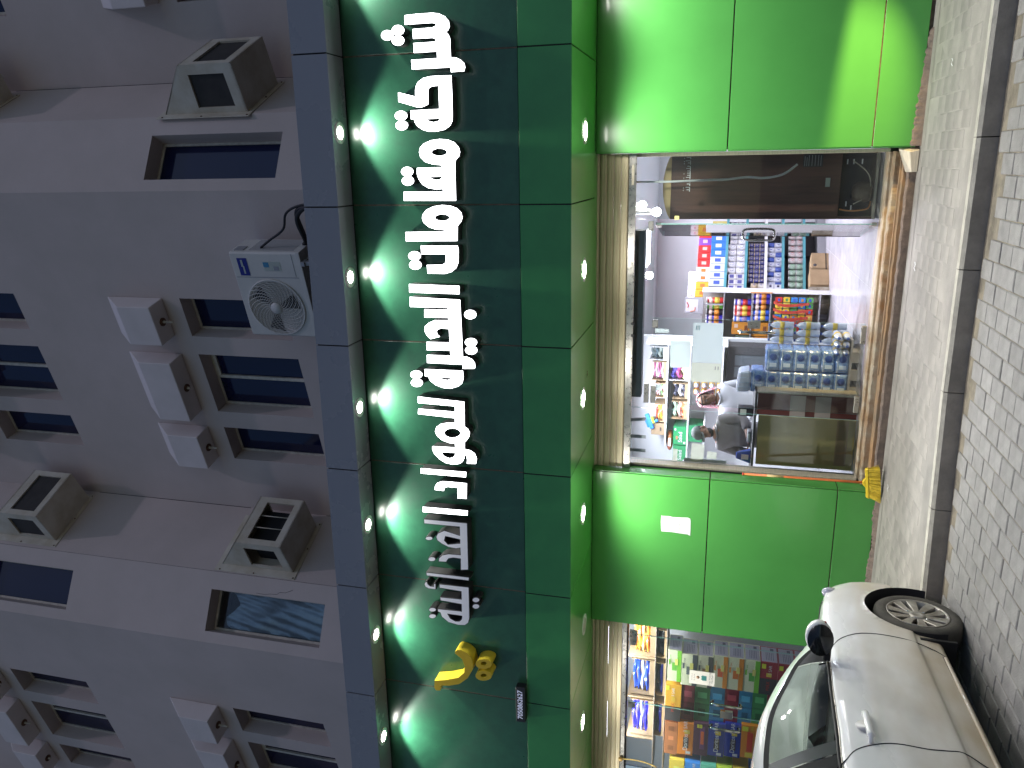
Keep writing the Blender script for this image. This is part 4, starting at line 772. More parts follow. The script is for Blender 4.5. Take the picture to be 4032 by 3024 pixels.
# broom
br = thing("broom", "yellow bristled broom with an orange stick leaning in the left jamb of the door", "broom", (-3.2, -.08, .13))
bt = Vector((-3.262, .09, 1.485)); bb = Vector((-3.185, -.085, .285)); ax = (bt-bb).normalized()
MB().tube([bb, bb.lerp(bt, .25), bb.lerp(bt, .6), bt], .0125, 10).build("stick", mat("orange_stick", (.62, .16, .04), .45, var=.12, vscale=12), br)
MB().tube([bb.lerp(bt, .66), bb.lerp(bt, .80)], .0135, 10).build("bare_sleeve", mat("tan_sleeve", (.52, .38, .16), .5), br)
MB().tube([bb.lerp(bt, .995), bt+ax*.012], .016, 10).build("end_cap", mat("red_cap", (.55, .06, .03), .4), br)
ex = Vector((-.96, .10, -.13)).normalized(); Fb = Frame(bb, ex, (ex.cross(ax)).normalized(), ax)
bh = MB(); bh.hexa([Fb(-.165, -.022, -.018), Fb(.175, -.022, -.018), Fb(.175, .022, -.018), Fb(-.165, .022, -.018), Fb(-.155, -.018, .012), Fb(.160, -.018, .012), Fb(.160, .018, .012), Fb(-.155, .018, .012)])
bh.hexa([Fb(-.05, -.02, .012), Fb(.05, -.02, .012), Fb(.05, .02, .012), Fb(-.05, .02, .012), Fb(-.016, -.016, .04), Fb(.016, -.016, .04), Fb(.016, .016, .04), Fb(-.016, .016, .04)])
bh.build("head", mat("yellow_plastic", (.78, .56, .03), .35), br, bevel=.004)
bs = MB(); r2 = random.Random(9)
for i in range(420):
    u, v = r2.uniform(-1, 1), r2.uniform(-1, 1)
    a = Fb(u*.160, v*.018, -.015); c = Fb(u*.196+r2.gauss(0, .006)+.006, v*.035+r2.gauss(0, .006)-.005, -.128+abs(u)*.006+r2.uniform(-.006, .006))
    c.z = max(c.z, .134); m_ = a.lerp(c, .5)+Vector((r2.gauss(0, .003), r2.gauss(0, .003), 0)); w = Fb.ex*.0024
    bs.add([a-w, a+w, m_+w, m_-w, c+w*.8, c-w*.8], [(0, 1, 2, 3), (3, 2, 4, 5)])
o = bs.build("bristles", mat("yellow_bristle", (.70, .50, .03), .6, var=.25, vscale=30), br); o["kind"] = "stuff"

# ================================================================== INSIDE THE SHOP
FZ = .33
tag(MB().box(-4.35, 2.6, .40, 6.6, .20, FZ).build("shop_floor", M['tile']), kind='structure')
fl = MB()
for i in range(12): fl.box(-4.3+i*.6, -4.297+i*.6, .45, 6.6, FZ+.0005, FZ+.0012)
for j in range(10): fl.box(-4.3, 2.6, .7+j*.6, .703+j*.6, FZ+.0005, FZ+.0012)
o = fl.build("tile_joints", M['grey']); o.parent = bpy.data.objects["shop_floor"]
tag(MB().box(-4.35, 2.6, .42, 6.6, 3.02, 3.10).build("shop_ceiling", M['white']), kind='structure')
tag(MB().box(-4.35, 2.6, 6.6, 6.7, .2, 3.1).build("back_wall", M['iwall']), kind='structure')
tag(MB().box(-4.45, -4.35, .40, 6.7, .2, 3.1).build("left_inner_wall", M['iwall']), kind='structure')
tag(MB().box(2.6, 2.7, .40, 6.7, .2, 3.1).build("right_inner_wall", M['iwall']), kind='structure')
tag(MB().box(-4.35, -2.40, 3.02, 3.12, .33, 3.02).build("counter_back_wall", M['iwall']), kind='structure')
tag(MB().box(-2.62, -.72, .62, .80, 2.66, 3.02).build("ceiling_beam", mat("dark_grey_beam", (.085, .09, .09), .6)), kind='structure')
def spot_bulb(x, y, z, lab):
    t = thing("ceiling_bulb", lab, "bulb", (x, y, z), "bulbs lit inside the shop")
    F = Frame((x, y, z))
    MB().ball((0, 0, 0), .055, .055, .055, 14, 8, F).build("globe", M['lamp'], t)
    MB().lathe([(.03, .05), (.035, .09), (.035, 3.02-z)], 12, F).build("holder", M['white'], t)
spot_bulb(-.52, 2.0, 2.84, "lit bulb nearer the ceiling behind the brown cabinet")
spot_bulb(-.60, 2.0, 2.66, "lit bulb just over the top of the brown cabinet")
spot_bulb(-1.56, 3.2, 2.84, "lit bulb seen above the middle of the closed door leaf")
for k, (x, y) in enumerate(((-1.25, 2.3), (-3.2, 1.9), (-1.3, 4.6), (.9, 2.6))):
    t = thing("ceiling_panel_light", "white lit panel on the shop ceiling " + ("in front of the snack rack", "above the cashier", "above the back shelf", "right of the brown cabinet")[k], "ceiling light", (x, y, 3.0), "lit ceiling panels in the shop")
    MB().box(x-.32, x+.32, y-.32, y+.32, 2.995, 3.018).build("frame", M['white'], t, bevel=.004)
    MB().box(x-.29, x+.29, y-.29, y+.29, 2.990, 2.994).build("diffuser", M['lampin'], t)
    ad = bpy.data.lights.new("panel_light", 'AREA'); ad.energy = (84, 88, 84, 34)[k]; ad.size = .56; ad.color = (.83, .83, 1.0)
    ao = bpy.data.objects.new("panel_light", ad); COL.objects.link(ao); ao.parent = t; ao.location = (0, 0, -.02)
# ---- brown cabinet behind the right pane
cab = thing("wood_cabinet", "tall dark brown cabinet seen from behind through the right glass pane", "cabinet", (-.26, .9, FZ))
MB().box(-.60, .075, .66, 1.20, .70, 2.40).build("body", M['brown'], cab, bevel=.004)
tp = MB(); tp.prism([(-.60+.675*i/14, 2.402+.085*math.sin(math.pi*min(1, i/14*1.0))**.7) for i in range(15)] , .68, 1.16); tp.build("curved_top", mat("pale_wood_top", (.50, .36, .18), .5), cab)
MB().box(-.60, -.575, .66, 1.20, .345, .70).box(.05, .075, .66, 1.20, .345, .70).build("foot_panel", M['brown'], cab)
MB().box(-.575, .05, .74, 1.18, .345, .70).build("machine_bay", M['dark'], cab)
MB().box(-.60, .075, .655, .70, .35, .375).build("rail", M['alu'], cab)
MB().lathe([(.085, 0), (.10, .03), (.10, .12), (.07, .17), (0, .18)], 16, Frame((-.33, .72, .40))).build("compressor", mat("dusty_compressor", (.12, .09, .06), .6, var=.4, vscale=9), cab)
MB().tube(smooth([(-.50, .66, .69), (-.515, .655, .60), (-.51, .65, .50), (-.49, .65, .42), (-.42, .66, .40)]), .008, 8).build("copper_pipe", mat("copper", (.55, .25, .10), .3, metal=.9), cab)
MB().tube(smooth([(-.02, .66, .60), (-.12, .64, .47), (-.22, .65, .42), (-.36, .66, .43), (-.45, .67, .56)]), .006, 8).build("hose", M['alu'], cab)
for x, z in ((-.03, .64), (-.03, .58), (-.45, .62), (-.49, .57), (-.03, .50)): MB().box(x-.025, x+.025, .733, .739, z-.006, z+.006).build("vent_slot", M['white'], cab)
MB().box(-.275, -.185, .656, .6595, .80, .845).build("rating_label", M['paper'], cab)
MB().box(-.075, .05, .6565, .6595, .885, 1.075).build("notice_sticker", M['shelfdark'], cab)
st = MB()
for z in (1.06, 1.04, 1.02, .99, .96, .93, .905): st.box(-.065, .04-.03*((z*100) % 3)/3, .6545, .656, z-.004, z+.003)
o = st.build("sticker_print", M['grey'], cab); o["kind"] = "stuff"
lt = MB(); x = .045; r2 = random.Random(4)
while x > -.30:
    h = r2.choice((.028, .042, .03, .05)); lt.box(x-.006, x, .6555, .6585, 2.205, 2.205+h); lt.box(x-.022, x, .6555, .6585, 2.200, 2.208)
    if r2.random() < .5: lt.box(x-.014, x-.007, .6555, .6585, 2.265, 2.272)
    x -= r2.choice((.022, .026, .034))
o = lt.build("reflected_sign_strokes", M['white'], cab); o["kind"] = "stuff"  # white strokes painting the reflection of a lit sign in the glass
tag(MB().tube(smooth([(-.20, .50, 2.76), (-.20, .50, 2.40), (-.188, .50, 1.99), (-.185, .50, 1.83), (-.165, .50, 1.62), (-.175, .50, 1.45), (-.14, .50, 1.27), (-.045, .50, 1.14)]), .011, 8).build("white_conduit", M['white']), "loose white conduit hanging in front of the brown cabinet", "cable")
# ---- counter
ct = thing("counter", "shop counter with a khaki front board behind the left glass pane", "counter", (-2.95, .62, FZ))
MB().box(-3.33, -2.745, .60, .62, FZ, 1.345).build("front_board", M['khaki'], ct, bevel=.003)
MB().box(-2.742, -2.49, .605, .625, FZ, 1.365).build("end_board", M['maroon'], ct, bevel=.003)
MB().box(-2.488, -2.474, .60, 1.12, FZ, 1.385).build("edge_trim", M['alu'], ct)
MB().box(-4.2, -2.474, .58, 1.12, 1.37, 1.395).build("worktop", M['shelfdark'], ct, bevel=.003)
for z in (.60, .86): MB().box(-2.735, -2.50, .599, .604, z, z+.16).build("pale_patch", mat("pale_board", (.42, .36, .32), .5), ct)
MB().box(-3.28, -2.76, .597, .5995, .40, .52).build("board_strip", M['card'], ct)
for k, (x, y, w, h, m_, lab, nm) in enumerate(((-2.78, .86, .10, .17, 'black', "small black card reader at the right end of the counter", "card_reader"), (-3.06, .80, .13, .05, 'grey', "low grey till drawer in the middle of the counter", "till"))):
    o = thing(nm, lab, "counter item", (x, y, 1.395)); MB().box(x-w/2, x+w/2, y-.07, y+.07, 1.396, 1.396+h).build("body", M[m_], o, bevel=.008); MB().box(x-w*.35, x+w*.35, y-.074, y-.0705, 1.396+h*.45, 1.396+h*.85).build("screen", M['paper'], o)
dt = thing("detergent_bag", "blue and white packet standing on the counter beside the jamb", "packet", (-3.30, .75, 1.396))
b = MB(); b.hexa([Vector(p) for p in ((-3.38, .72, 1.397), (-3.21, .72, 1.397), (-3.21, .79, 1.397), (-3.38, .79, 1.397), (-3.335, .745, 1.56), (-3.255, .745, 1.56), (-3.255, .765, 1.56), (-3.335, .765, 1.56))]); b.build("bag", mat("blue_film", (.05, .10, .42), .25), dt, bevel=.01)
MB().box(-3.33, -3.27, .722, .7255, 1.42, 1.50).build("print", M['white'], dt)
# ---- generic goods
def prod_mat(c, rough=.35): 
    key = "goods_%02d_%02d_%02d" % tuple(int(v*99) for v in c)
    if key not in M: M[key] = mat(key, c, rough, rnd=.06)
    return M[key]
def print_on(parent, F, w, h, c, x=0, z=0, y=-.0015, name="print"):
    return MB().box(x-w/2, x+w/2, y, y+.001, z-h/2, z+h/2, F).build(name, prod_mat(c), parent)
PACK = {}
def water_pack(x0, x1, y0, y1, z0, z1, lab, group):
    w, d, h = x1-x0, y1-y0, z1-z0
    key = (round(w, 2), round(d, 2), round(h, 3))
    t = thing("water_pack", lab, "water pack", ((x0+x1)/2, (y0+y1)/2, z0), group)
    if key not in PACK:
        b = MB(); nx, nz = 18, 10
        def surf(P, nu, nv):
            b.add([P(i/nu, j/nv) for j in range(nv+1) for i in range(nu+1)], [(j*(nu+1)+i, j*(nu+1)+i+1, (j+1)*(nu+1)+i+1, (j+1)*(nu+1)+i) for j in range(nv) for i in range(nu)], 0, True)
        e = lambda u: min(1, 7*min(u, 1-u))**.5
        bump = lambda u, v: .011*abs(math.sin(u*math.pi*4))*abs(math.sin(v*math.pi*2.5+.4))**.6
        surf(lambda u, v: ((u-.5)*w, -d/2+.020-.020*e(u)*e(v)-bump(u, v)*e(u)*e(v), v*h), nx, nz)
        surf(lambda u, v: (w/2-.012+.012*e(u)*e(v)+bump(u, v)*e(u)*e(v), (u-.5)*(d-.03), v*h), nx, nz)
        surf(lambda u, v: (-w/2+.012-.012*e(u)*e(v), (u-.5)*(d-.03), v*h), 6, 6)
        surf(lambda u, v: ((u-.5)*w, (v-.5)*(d-.03), h-.014+.014*e(u)*e(v)+bump(u, v)*.6), nx, nz)
        PACK[key] = (b.mesh("water_pack", M['water']), MB().lathe([(.040, 0), (.038, .003), (0, .004)], 16, Frame((w*.16, -d/2-.010, h*.46), X, Z, -Y)).mesh("label", M['waterlabel']),
                     MB().box(-w*.46, w*.46, -d/2-.011, -d/2-.009, h*.80, h*.86).box(-w*.30, -w*.12, -d/2-.0115, -d/2-.0095, h*.2, h*.72).mesh("wrap_glint", M['film_and_glint']))  # pale strips painted as highlights on the film
    for nm, me in zip(("pack", "label", "glint_strips"), PACK[key]):
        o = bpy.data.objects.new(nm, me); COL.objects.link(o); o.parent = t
    return t
M['water'] = mat("blue_water_bottles", (.10, .20, .50), .12, c2=(.26, .40, .68), vscale=26, spec=.9, coat=.6)
M['waterlabel'] = mat("dark_blue_label", (.05, .10, .36), .3)
M['film_and_glint'] = mat("pale_film_and_glint", (.50, .60, .78), .1, spec=.9)  # one pale tone for the painted highlights and the bundle's film creases
M['clear'] = mat("clear_plastic_bottles", (.58, .62, .72), .12, c2=(.42, .46, .56), vscale=14, spec=.9, coat=.5)
for col, (x0, x1, zs) in enumerate(((-2.285, -2.04, 6), (-2.54, -2.295, 7))):
    for k in range(zs):
        z0 = .425 + k*.1455
        water_pack(x0, x1, .83, 1.14, z0, z0+.143, "blue shrink wrapped water pack, %s from the bottom of the stack's %s column" % (("lowest", "second", "third", "fourth", "fifth", "sixth", "seventh")[k], ("right", "left")[col]), "blue water packs stacked behind the door")
MB_p = thing("pallet", "grey plastic pallet under the stack of blue water packs", "pallet", (-2.3, 1.0, FZ))
for x in (-2.50, -2.30, -2.10): MB().box(x-.06, x+.06, .84, 1.30, FZ, .40).build("runner", M['grey'], MB_p)
MB().box(-2.56, -1.90, .82, 1.45, .40, .422).build("deck", M['grey'], MB_p)
wb = tag(thing("tissue_bundle", "white plastic wrapped bundle lying on top of the left column of water packs", "bundle", (-2.42, .98, 1.45)))
b = MB(); b.hexa([Vector(p) for p in ((-2.545, .83, 1.447), (-2.30, .83, 1.447), (-2.30, 1.14, 1.447), (-2.545, 1.14, 1.447), (-2.555, .84, 1.60), (-2.33, .84, 1.575), (-2.33, 1.13, 1.575), (-2.555, 1.13, 1.60))]); b.build("wrapped_pack", mat("milky_film", (.62, .64, .74), .2, var=.15, vscale=9, coat=.5), wb, bevel=.02)
for k in range(5): MB().tube(smooth([(-2.55+.055*k, .829, 1.46), (-2.545+.055*k, .822, 1.52), (-2.55+.053*k, .836, 1.585)]), .004, 5).build("crease", M['film_and_glint'], wb)
BOT = None
def bottle_case(x, y, z, n, lab, lying=False):
    global BOT
    t = thing("bottle_case", lab, "bottle case", (x, y, z), "clear water bottle cases behind the blue packs")
    if BOT is None:
        BOT = (MB().lathe([(.040, 0), (.042, .01), (.038, .05), (.041, .09), (.038, .13), (.041, .18), (.030, .225), (.014, .245), (.014, .26)], 12).mesh("bottle", M['clear']),
               MB().lathe([(.042, .10), (.0425, .15)], 12).mesh("label", mat("yellow_label", (.58, .42, .06), .4)), MB().lathe([(.016, .255), (.016, .275), (0, .276)], 10).mesh("cap", M['waterlabel']))
    for i in range(n):
        for me, nm in zip(BOT, ("bottle", "label", "cap")):
            o = bpy.data.objects.new(nm, me); COL.objects.link(o); o.parent = t
            o.location = ((i-(n-1)/2)*.088, 0, 0) if not lying else ((i-(n-1)/2)*.088, 0, .045)
            if lying: o.rotation_euler = (R(90), 0, 0)
    return t
for k in range(3): bottle_case(-1.93, 1.25, .425+k*.285, 3, "case of clear bottles with yellow bands, %s in the pile right of the blue packs" % ("lowest", "middle", "topmost")[k])
for k in range(2): bottle_case(-1.96, 1.02, .425+k*.09, 3, "%s case of clear bottles lying beside the blue packs" % ("lower", "upper")[k], True)
# ---- chip-tube rack (end of the aisle, faces the door)
rk = thing("snack_rack", "white snack rack of crisp tubes facing the door beyond the water packs", "rack", (-2.25, 3.7, FZ))
MB().box(-2.72, -1.83, 3.96, 3.99, FZ, 2.10).build("back_panel", mat("grey_pegboard", (.40, .39, .38), .6), rk)
for z in (.48, 1.145, 1.40, 1.795): MB().box(-2.70, -1.84, 3.58, 3.96, z-.018, z).build("shelf", M['grey'], rk, bevel=.003)
for x in (-2.72, -1.845): MB().box(x, x+.02, 3.60, 3.96, FZ, 2.10).build("side_post", M['white'], rk)
MB().box(-1.84, -1.825, 3.575, 3.60, 1.12, 1.42).build("orange_edge", mat("orange_trim", (.62, .30, .12), .5), rk)
TUBE = {}
def tube(x, y, z, c, c2, lab, group):
    t = thing("crisp_tube", lab, "crisp tube", (x, y, z), group)
    if 'b' not in TUBE: TUBE['b'] = True
    k = (c, c2)
    if k not in TUBE:
        TUBE[k] = (MB().lathe([(.037, 0), (.038, .004), (.038, .225)], 16).mesh("tube", prod_mat(c, .3)), MB().lathe([(.0385, .05), (.0385, .12)], 16).mesh("picture", prod_mat(c2, .4)),
                   MB().lathe([(.0388, .150), (.0388, .195)], 16).mesh("emblem_band", prod_mat((.70, .55, .48), .4)), MB().lathe([(.039, .225), (.039, .240), (0, .241)], 16).mesh("lid", M['white']))
    for me, nm in zip(TUBE[k], ("can", "picture", "emblem_band", "lid")):
        o = bpy.data.objects.new(nm, me); COL.objects.link(o); o.parent = t
cR, cG, cK, cB, cD, cO, cY = (.45, .03, .03), (.10, .32, .04), (.02, .015, .02), (.03, .09, .45), (.04, .03, .30), (.60, .22, .03), (.62, .45, .06)
ORD_ = ("first", "second", "third", "fourth", "fifth")
rows = [(1.797, [(-1.97, cR, cY, "red"), (-2.055, cG, cY, "green"), (-2.14, cK, cO, "black"), (-2.225, cD, cO, "violet blue"), (-2.31, cD, cO, "violet blue")], "top"),
        (1.402, [(-1.99, cD, cR, "dark blue"), (-2.07, cR, cY, "red"), (-2.15, cR, cY, "red"), (-2.235, cB, (.2, .15, .3), "bright blue")], "middle"),
        (1.147, [(-1.89, cD, cO, "violet blue"), (-1.97, cD, cO, "violet blue"), (-2.05, cK, cO, "black"), (-2.13, cB, cY, "bright blue"), (-2.21, cB, cY, "bright blue")], "low")]
for z, items, nm in rows:
    for x, c, c2, cn in items:
        for dy in (0, .085): tube(x, 3.63+dy, z, c, c2, "%s crisp tube, %s row of the rack, %s from the right, %s" % (cn, nm, ORD_[[q[0] for q in items].index(x)], "front" if dy == 0 else "behind"), "crisp tubes on the snack rack")
def carton(name, x0, x1, y0, y1, z0, z1, c, lab, cat="carton", group=None, prints=(), text=None, side=None):
    t = thing(name, lab, cat, ((x0+x1)/2, y0, z0), group)
    F = Frame(((x0+x1)/2, y0, z0)); w, h = x1-x0, z1-z0
    if name == 'crisp_carton':   # colours lifted to stand in for light missing on the carton fronts
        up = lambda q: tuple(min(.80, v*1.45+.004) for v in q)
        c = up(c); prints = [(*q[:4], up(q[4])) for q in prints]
    MB().box(-w/2, w/2, 0, y1-y0, .001, h-.002, F).build("box", prod_mat(c), t, bevel=.002)
    for k, (px, pz, pw, ph, pc) in enumerate(prints): print_on(t, F, pw*w, ph*h, pc, px*w, pz*h, -.0015-.0008*k)
    for s_, px, pz, sz, tc in (text or ()):
        plane_obj("lettering", text_mesh(s_, sz*h), prod_mat(tc), facing(F(px*w, -.006, pz*h)), t)
    if side:
        MB().box(w/2+.0005, w/2+.0015, .02, y1-y0-.02, .01, h-.012, F).build("side_print", prod_mat(side), t)
        ln = MB()
        for q in range(5): ln.box(w/2+.0017, w/2+.0022, .05, (y1-y0)*.62, h*(.25+.1*q), h*(.28+.1*q), F)
        ln.box(w/2+.0017, w/2+.0022, (y1-y0)*.70, (y1-y0)*.88, h*.22, h*.42, F)
        ln.build("side_print_lines", prod_mat((.16, .16, .22)), t)["kind"] = "stuff"
    return t
for k, (x0, x1, z0, z1) in enumerate(((-2.48, -2.28, 1.147, 1.38), (-2.66, -2.49, 1.147, 1.36), (-2.46, -2.28, 1.402, 1.66), (-2.64, -2.48, 1.402, 1.60))):
    carton("snack_carton", x0, x1, 3.62, 3.9, z0, z1, (.62, .24, .03) if k != 3 else (.12, .16, .12), ("orange snack carton beside the lower crisp tubes", "orange snack carton at the left end of the lower shelf", "orange snack carton beside the middle crisp tubes", "dark green snack carton at the left end of the middle shelf")[k], "carton", "cartons on the snack rack", [(0, .2, .5, .2, (.2, .06, .02)), (.2, .75, .3, .2, (.7, .5, .4))])
# hanging red clip strips and small packets low on the rack
r2 = random.Random(12)
pal = [(.55, .05, .04), (.62, .42, .05), (.05, .09, .45), (.10, .30, .10), (.55, .25, .06), (.05, .20, .50), (.60, .55, .10)]
for i in range(6):
    for j in range(5):
        x, z = -1.93-.085*i, .56+.105*j
        o = thing("snack_packet", "small packet under the crisp tubes, %s row from the bottom, %s from the right" % (("lowest", "second", "third", "fourth", "top")[j], ("first", "second", "third", "fourth", "fifth", "last")[i]), "packet", (x, 3.60, z), "small packets low on the snack rack")
        c = pal[r2.randrange(7)]
        me = MB().hexa([Vector(p) for p in ((-.038, -.012, 0), (.038, -.012, 0), (.038, .012, 0), (-.038, .012, 0), (-.038, -.004, .092), (.038, -.004, .092), (.038, .004, .092), (-.038, .004, .092))]).mesh("bag", prod_mat(c, .25), .004)
        q = bpy.data.objects.new("bag", me); COL.objects.link(q); q.parent = o
        MB().box(-.02, .02, -.0135, -.0125, .03, .06, Frame((x, 3.60, z))).build("print", prod_mat(pal[(r2.randrange(7))]), o)
for i in range(4):
    x = -1.98-.10*i
    t = thing("clip_strip", "curved red strip hanging over the small packets, %s from the right" % ("first", "second", "third", "last")[i], "strip", (x, 3.56, .85), "red strips over the small packets")
    pts = smooth([(x+.02, 3.55, 1.10), (x-.015, 3.53, 1.0), (x-.02, 3.53, .85), (x+.005, 3.55, .62)])
    b = MB()
    for a, c in zip(pts, pts[1:]): b.quad(a+Vector((-.02, 0, 0)), a+Vector((.02, 0, 0)), c+Vector((.02, 0, 0)), c+Vector((-.02, 0, 0)))
    b.build("strip", prod_mat((.42, .05, .03)), t)
# ---- aisle shelf running back at 45 degrees
sd = Vector((math.cos(R(45)), math.sin(R(45)), 0)); FS = Frame((-2.15, 3.83, 0), sd, Vector((-sd.y, sd.x, 0)), Z)
gs = thing("aisle_shelf", "grey aisle shelf of tins and packets running away to the right behind the open door", "shelf", FS(.95, .2, FZ))
MB().box(-.05, 1.95, .36, .38, FZ, 2.03, FS).build("back_panel", M['shelfdark'], gs)
for k, z in enumerate((.66, .965, 1.215, 1.505, 1.80)):
    o = MB().box(-.05, 1.95, .02, .36, z-.022, z, FS).build("shelf", M['grey'], gs, bevel=.002)
    MB().box(-.05, 1.95, .008, .0195, z-.034, z+.006, FS).build("price_rail", M['teal'] if k != 2 else M['white'], o)
for s in (-.06, .62, 1.28, 1.95): MB().box(s, s+.02, .30, .36, FZ, 2.03, FS).build("upright", M['shelfdark'], gs)
MB().box(-.05, 1.95, .05, .36, FZ, .45, FS).build("plinth", M['grey'], gs)
GOODS = {}
ORD = ("first", "second", "third", "fourth", "fifth", "sixth", "seventh", "eighth", "ninth", "tenth", "eleventh", "twelfth", "thirteenth", "last")
SEEN = {}
def shelf_goods(kind, s, y, z, lab, group, body, size, shape='box', lid=None, mark=None, mark_size=.5):
    lv = SEEN.setdefault(lab, {}); col = lv.setdefault(round(s, 3), len(lv)); ly = lv.setdefault(('n', round(s, 3)), 0) if False else 0
    n_ = SEEN.setdefault((lab, round(s, 3)), 0); SEEN[(lab, round(s, 3))] = n_+1
    lab = "%s, %s from the near end, %s" % (lab, ORD[min(col, 13)], ("bottom layer", "second layer", "third layer")[n_])
    w, d, h = size; k = (kind, body, size)
    t = bpy.data.objects.new(kind, None); COL.objects.link(t); t.location = FS(s, y, z); t.rotation_euler = (0, 0, R(45)); tag(t, lab, "grocery", group); t.empty_display_size = .05
    if k not in GOODS:
        parts = []
        if shape == 'tin':
            parts.append(("body", MB().lathe([(w/2*.96, 0), (w/2, .006), (w/2, h*.88)], 14).mesh("body", prod_mat(body))))
            parts.append(("lid", MB().lathe([(w/2*1.04, h*.88), (w/2*1.04, h), (0, h+.001)], 14).mesh("lid", prod_mat(lid or (.7, .7, .72)))))
            if mark:
                b = MB(); n = 8; rr_ = w/2*1.02
                ring = [(math.sin(a)*mark_size*1.1, math.cos(a)*mark_size*h*.42/(w/2)) for a in [2*math.pi*i/12 for i in range(12)]]
                b.add([Vector((rr_*math.sin(u), -rr_*math.cos(u), h*.45+v*w/2)) for u, v in ring], [list(range(12))]); parts.append(("label", b.mesh("label", prod_mat(mark))))
        else:
            parts.append(("body", MB().box(-w/2, w/2, -d/2, d/2, 0, h).mesh("body", prod_mat(body), .003)))
            if mark: parts.append(("label", MB().box(-w*mark_size/2, w*mark_size/2, -d/2-.0015, -d/2-.0005, h*.3, h*.3+h*mark_size*.8).mesh("label", prod_mat(mark))))
        GOODS[k] = parts
    for nm, me in GOODS[k]:
        o = bpy.data.objects.new(nm, me); COL.objects.link(o); o.parent = t
    return t
W_, NV = (.66, .65, .68), (.04, .05, .20)
for i in range(5):
    for r_ in range(2): shelf_goods("cream_tin", .80+.115*i, .08, 1.507+r_*.135, "white tin with a round navy label", "white tins with round navy labels", W_, (.105, .105, .125), 'tin', (.72, .72, .75), NV, .62)
for i in range(4):
    for r_ in range(2): shelf_goods("cream_tin", 1.36+.115*i, .08, 1.507+r_*.12, "white jar with a small navy label", "white jars at the far end of the second shelf", W_, (.098, .098, .11), 'tin', (.72, .72, .75), NV, .5)
for i in range(4):
    for r_ in range(2): shelf_goods("milk_pack", .36+.105*i, .08, 1.507+r_*.12, "white milk pack left of the tins", "white milk packs with red bands", W_, (.09, .07, .115), 'box', None, (.55, .12, .06) if r_ else (.10, .10, .30), .7)
for i in range(9):
    for r_ in range(3): shelf_goods("small_jar", .62+.085*i, .08, 1.217+r_*.08, "small navy and gold jar", "small navy and gold jars", (.05, .05, .16) if r_ != 1 else (.06, .06, .19), (.07, .07, .075), 'tin', (.50, .42, .28), (.58, .50, .35), .5)
for i in range(5):
    for r_ in range(2): shelf_goods("biscuit_pack", .12+.10*i, .08, 1.217+r_*.10, "tan pack on the middle shelf", "tan and white packs on the middle shelf", (.50, .40, .28) if r_ else (.56, .52, .48), (.085, .06, .09), 'tin', (.62, .55, .42), (.10, .10, .28), .4)
for i in range(9):
    for r_ in range(2): shelf_goods("sauce_can", .55+.095*i, .08, .967+r_*.11, "white and blue can", "white and blue cans on the fourth shelf", (.52, .53, .62) if (i+r_) % 3 else (.06, .10, .36), (.08, .08, .105), 'tin', (.60, .60, .66), (.05, .06, .25), .55)
for i in range(5):
    for r_ in range(2): shelf_goods("cheese_box", .10+.10*i, .08, .967+r_*.11, "white box with black dots", "white boxes with black dots", (.66, .66, .70), (.09, .07, .10), 'box', None, (.03, .03, .08), .42)
for i in range(14):
    for r_ in range(2): shelf_goods("green_can", .10+.115*i, .09, .662+r_*.105, "pale can on the lowest shelf", "pale green cans on the lowest shelf", (.30, .40, .32) if i < 8 else (.50, .44, .44), (.085, .085, .10), 'tin', (.55, .55, .55), (.10, .28, .12) if i < 8 else (.45, .08, .06), .5)
for i in range(9): shelf_goods("cereal_box", .60+.145*i, .16, 1.802, "bright blue box on the top shelf" if i in (4, 5, 6) else ("white and blue top shelf packet" if i < 4 else "gold packet on the top shelf"), "boxes on the top shelf" if i in (4, 5, 6) else ("white and blue packets on the top shelf" if i < 4 else "gold packets on the top shelf"), (.04, .16, .55) if i in (4, 5, 6) else ((.50, .54, .66) if i < 4 else (.55, .45, .14)), (.135, .10, .225), 'box', None, (.62, .66, .72) if i in (4, 5, 6) else ((.06, .10, .38) if i < 4 else (.60, .55, .30)), .5)
for i in range(10): shelf_goods("chocolate_box", .40+.145*i, .18, 2.03, ("red box atop the aisle shelf" if i in (4, 5, 6, 8, 9) else ("white box with an orange picture" if i in (2, 3) else ("gold box atop the aisle shelf" if i < 2 else "violet box atop the aisle shelf"))), "row of boxes on top of the aisle shelf", (.50, .03, .03) if i in (4, 5, 6, 8, 9) else ((.62, .58, .56) if i in (2, 3) else ((.58, .36, .04) if i < 2 else (.16, .06, .40))), (.138, .12, .195), 'box', None, (.60, .35, .30) if i > 3 else (.50, .16, .04), .45)
for i in range(9):
    for r_ in range(2): shelf_goods("tissue_pack", .16+.085*i, .24+.06*r_, 2.232 if i > 1 or r_ == 0 else 2.03, "pink and white tissue pack", "pink and white tissue packs", (.66, .58, .66), (.08, .06, .11 if r_ == 0 else .10), 'box', None, (.55, .20, .32), .3)
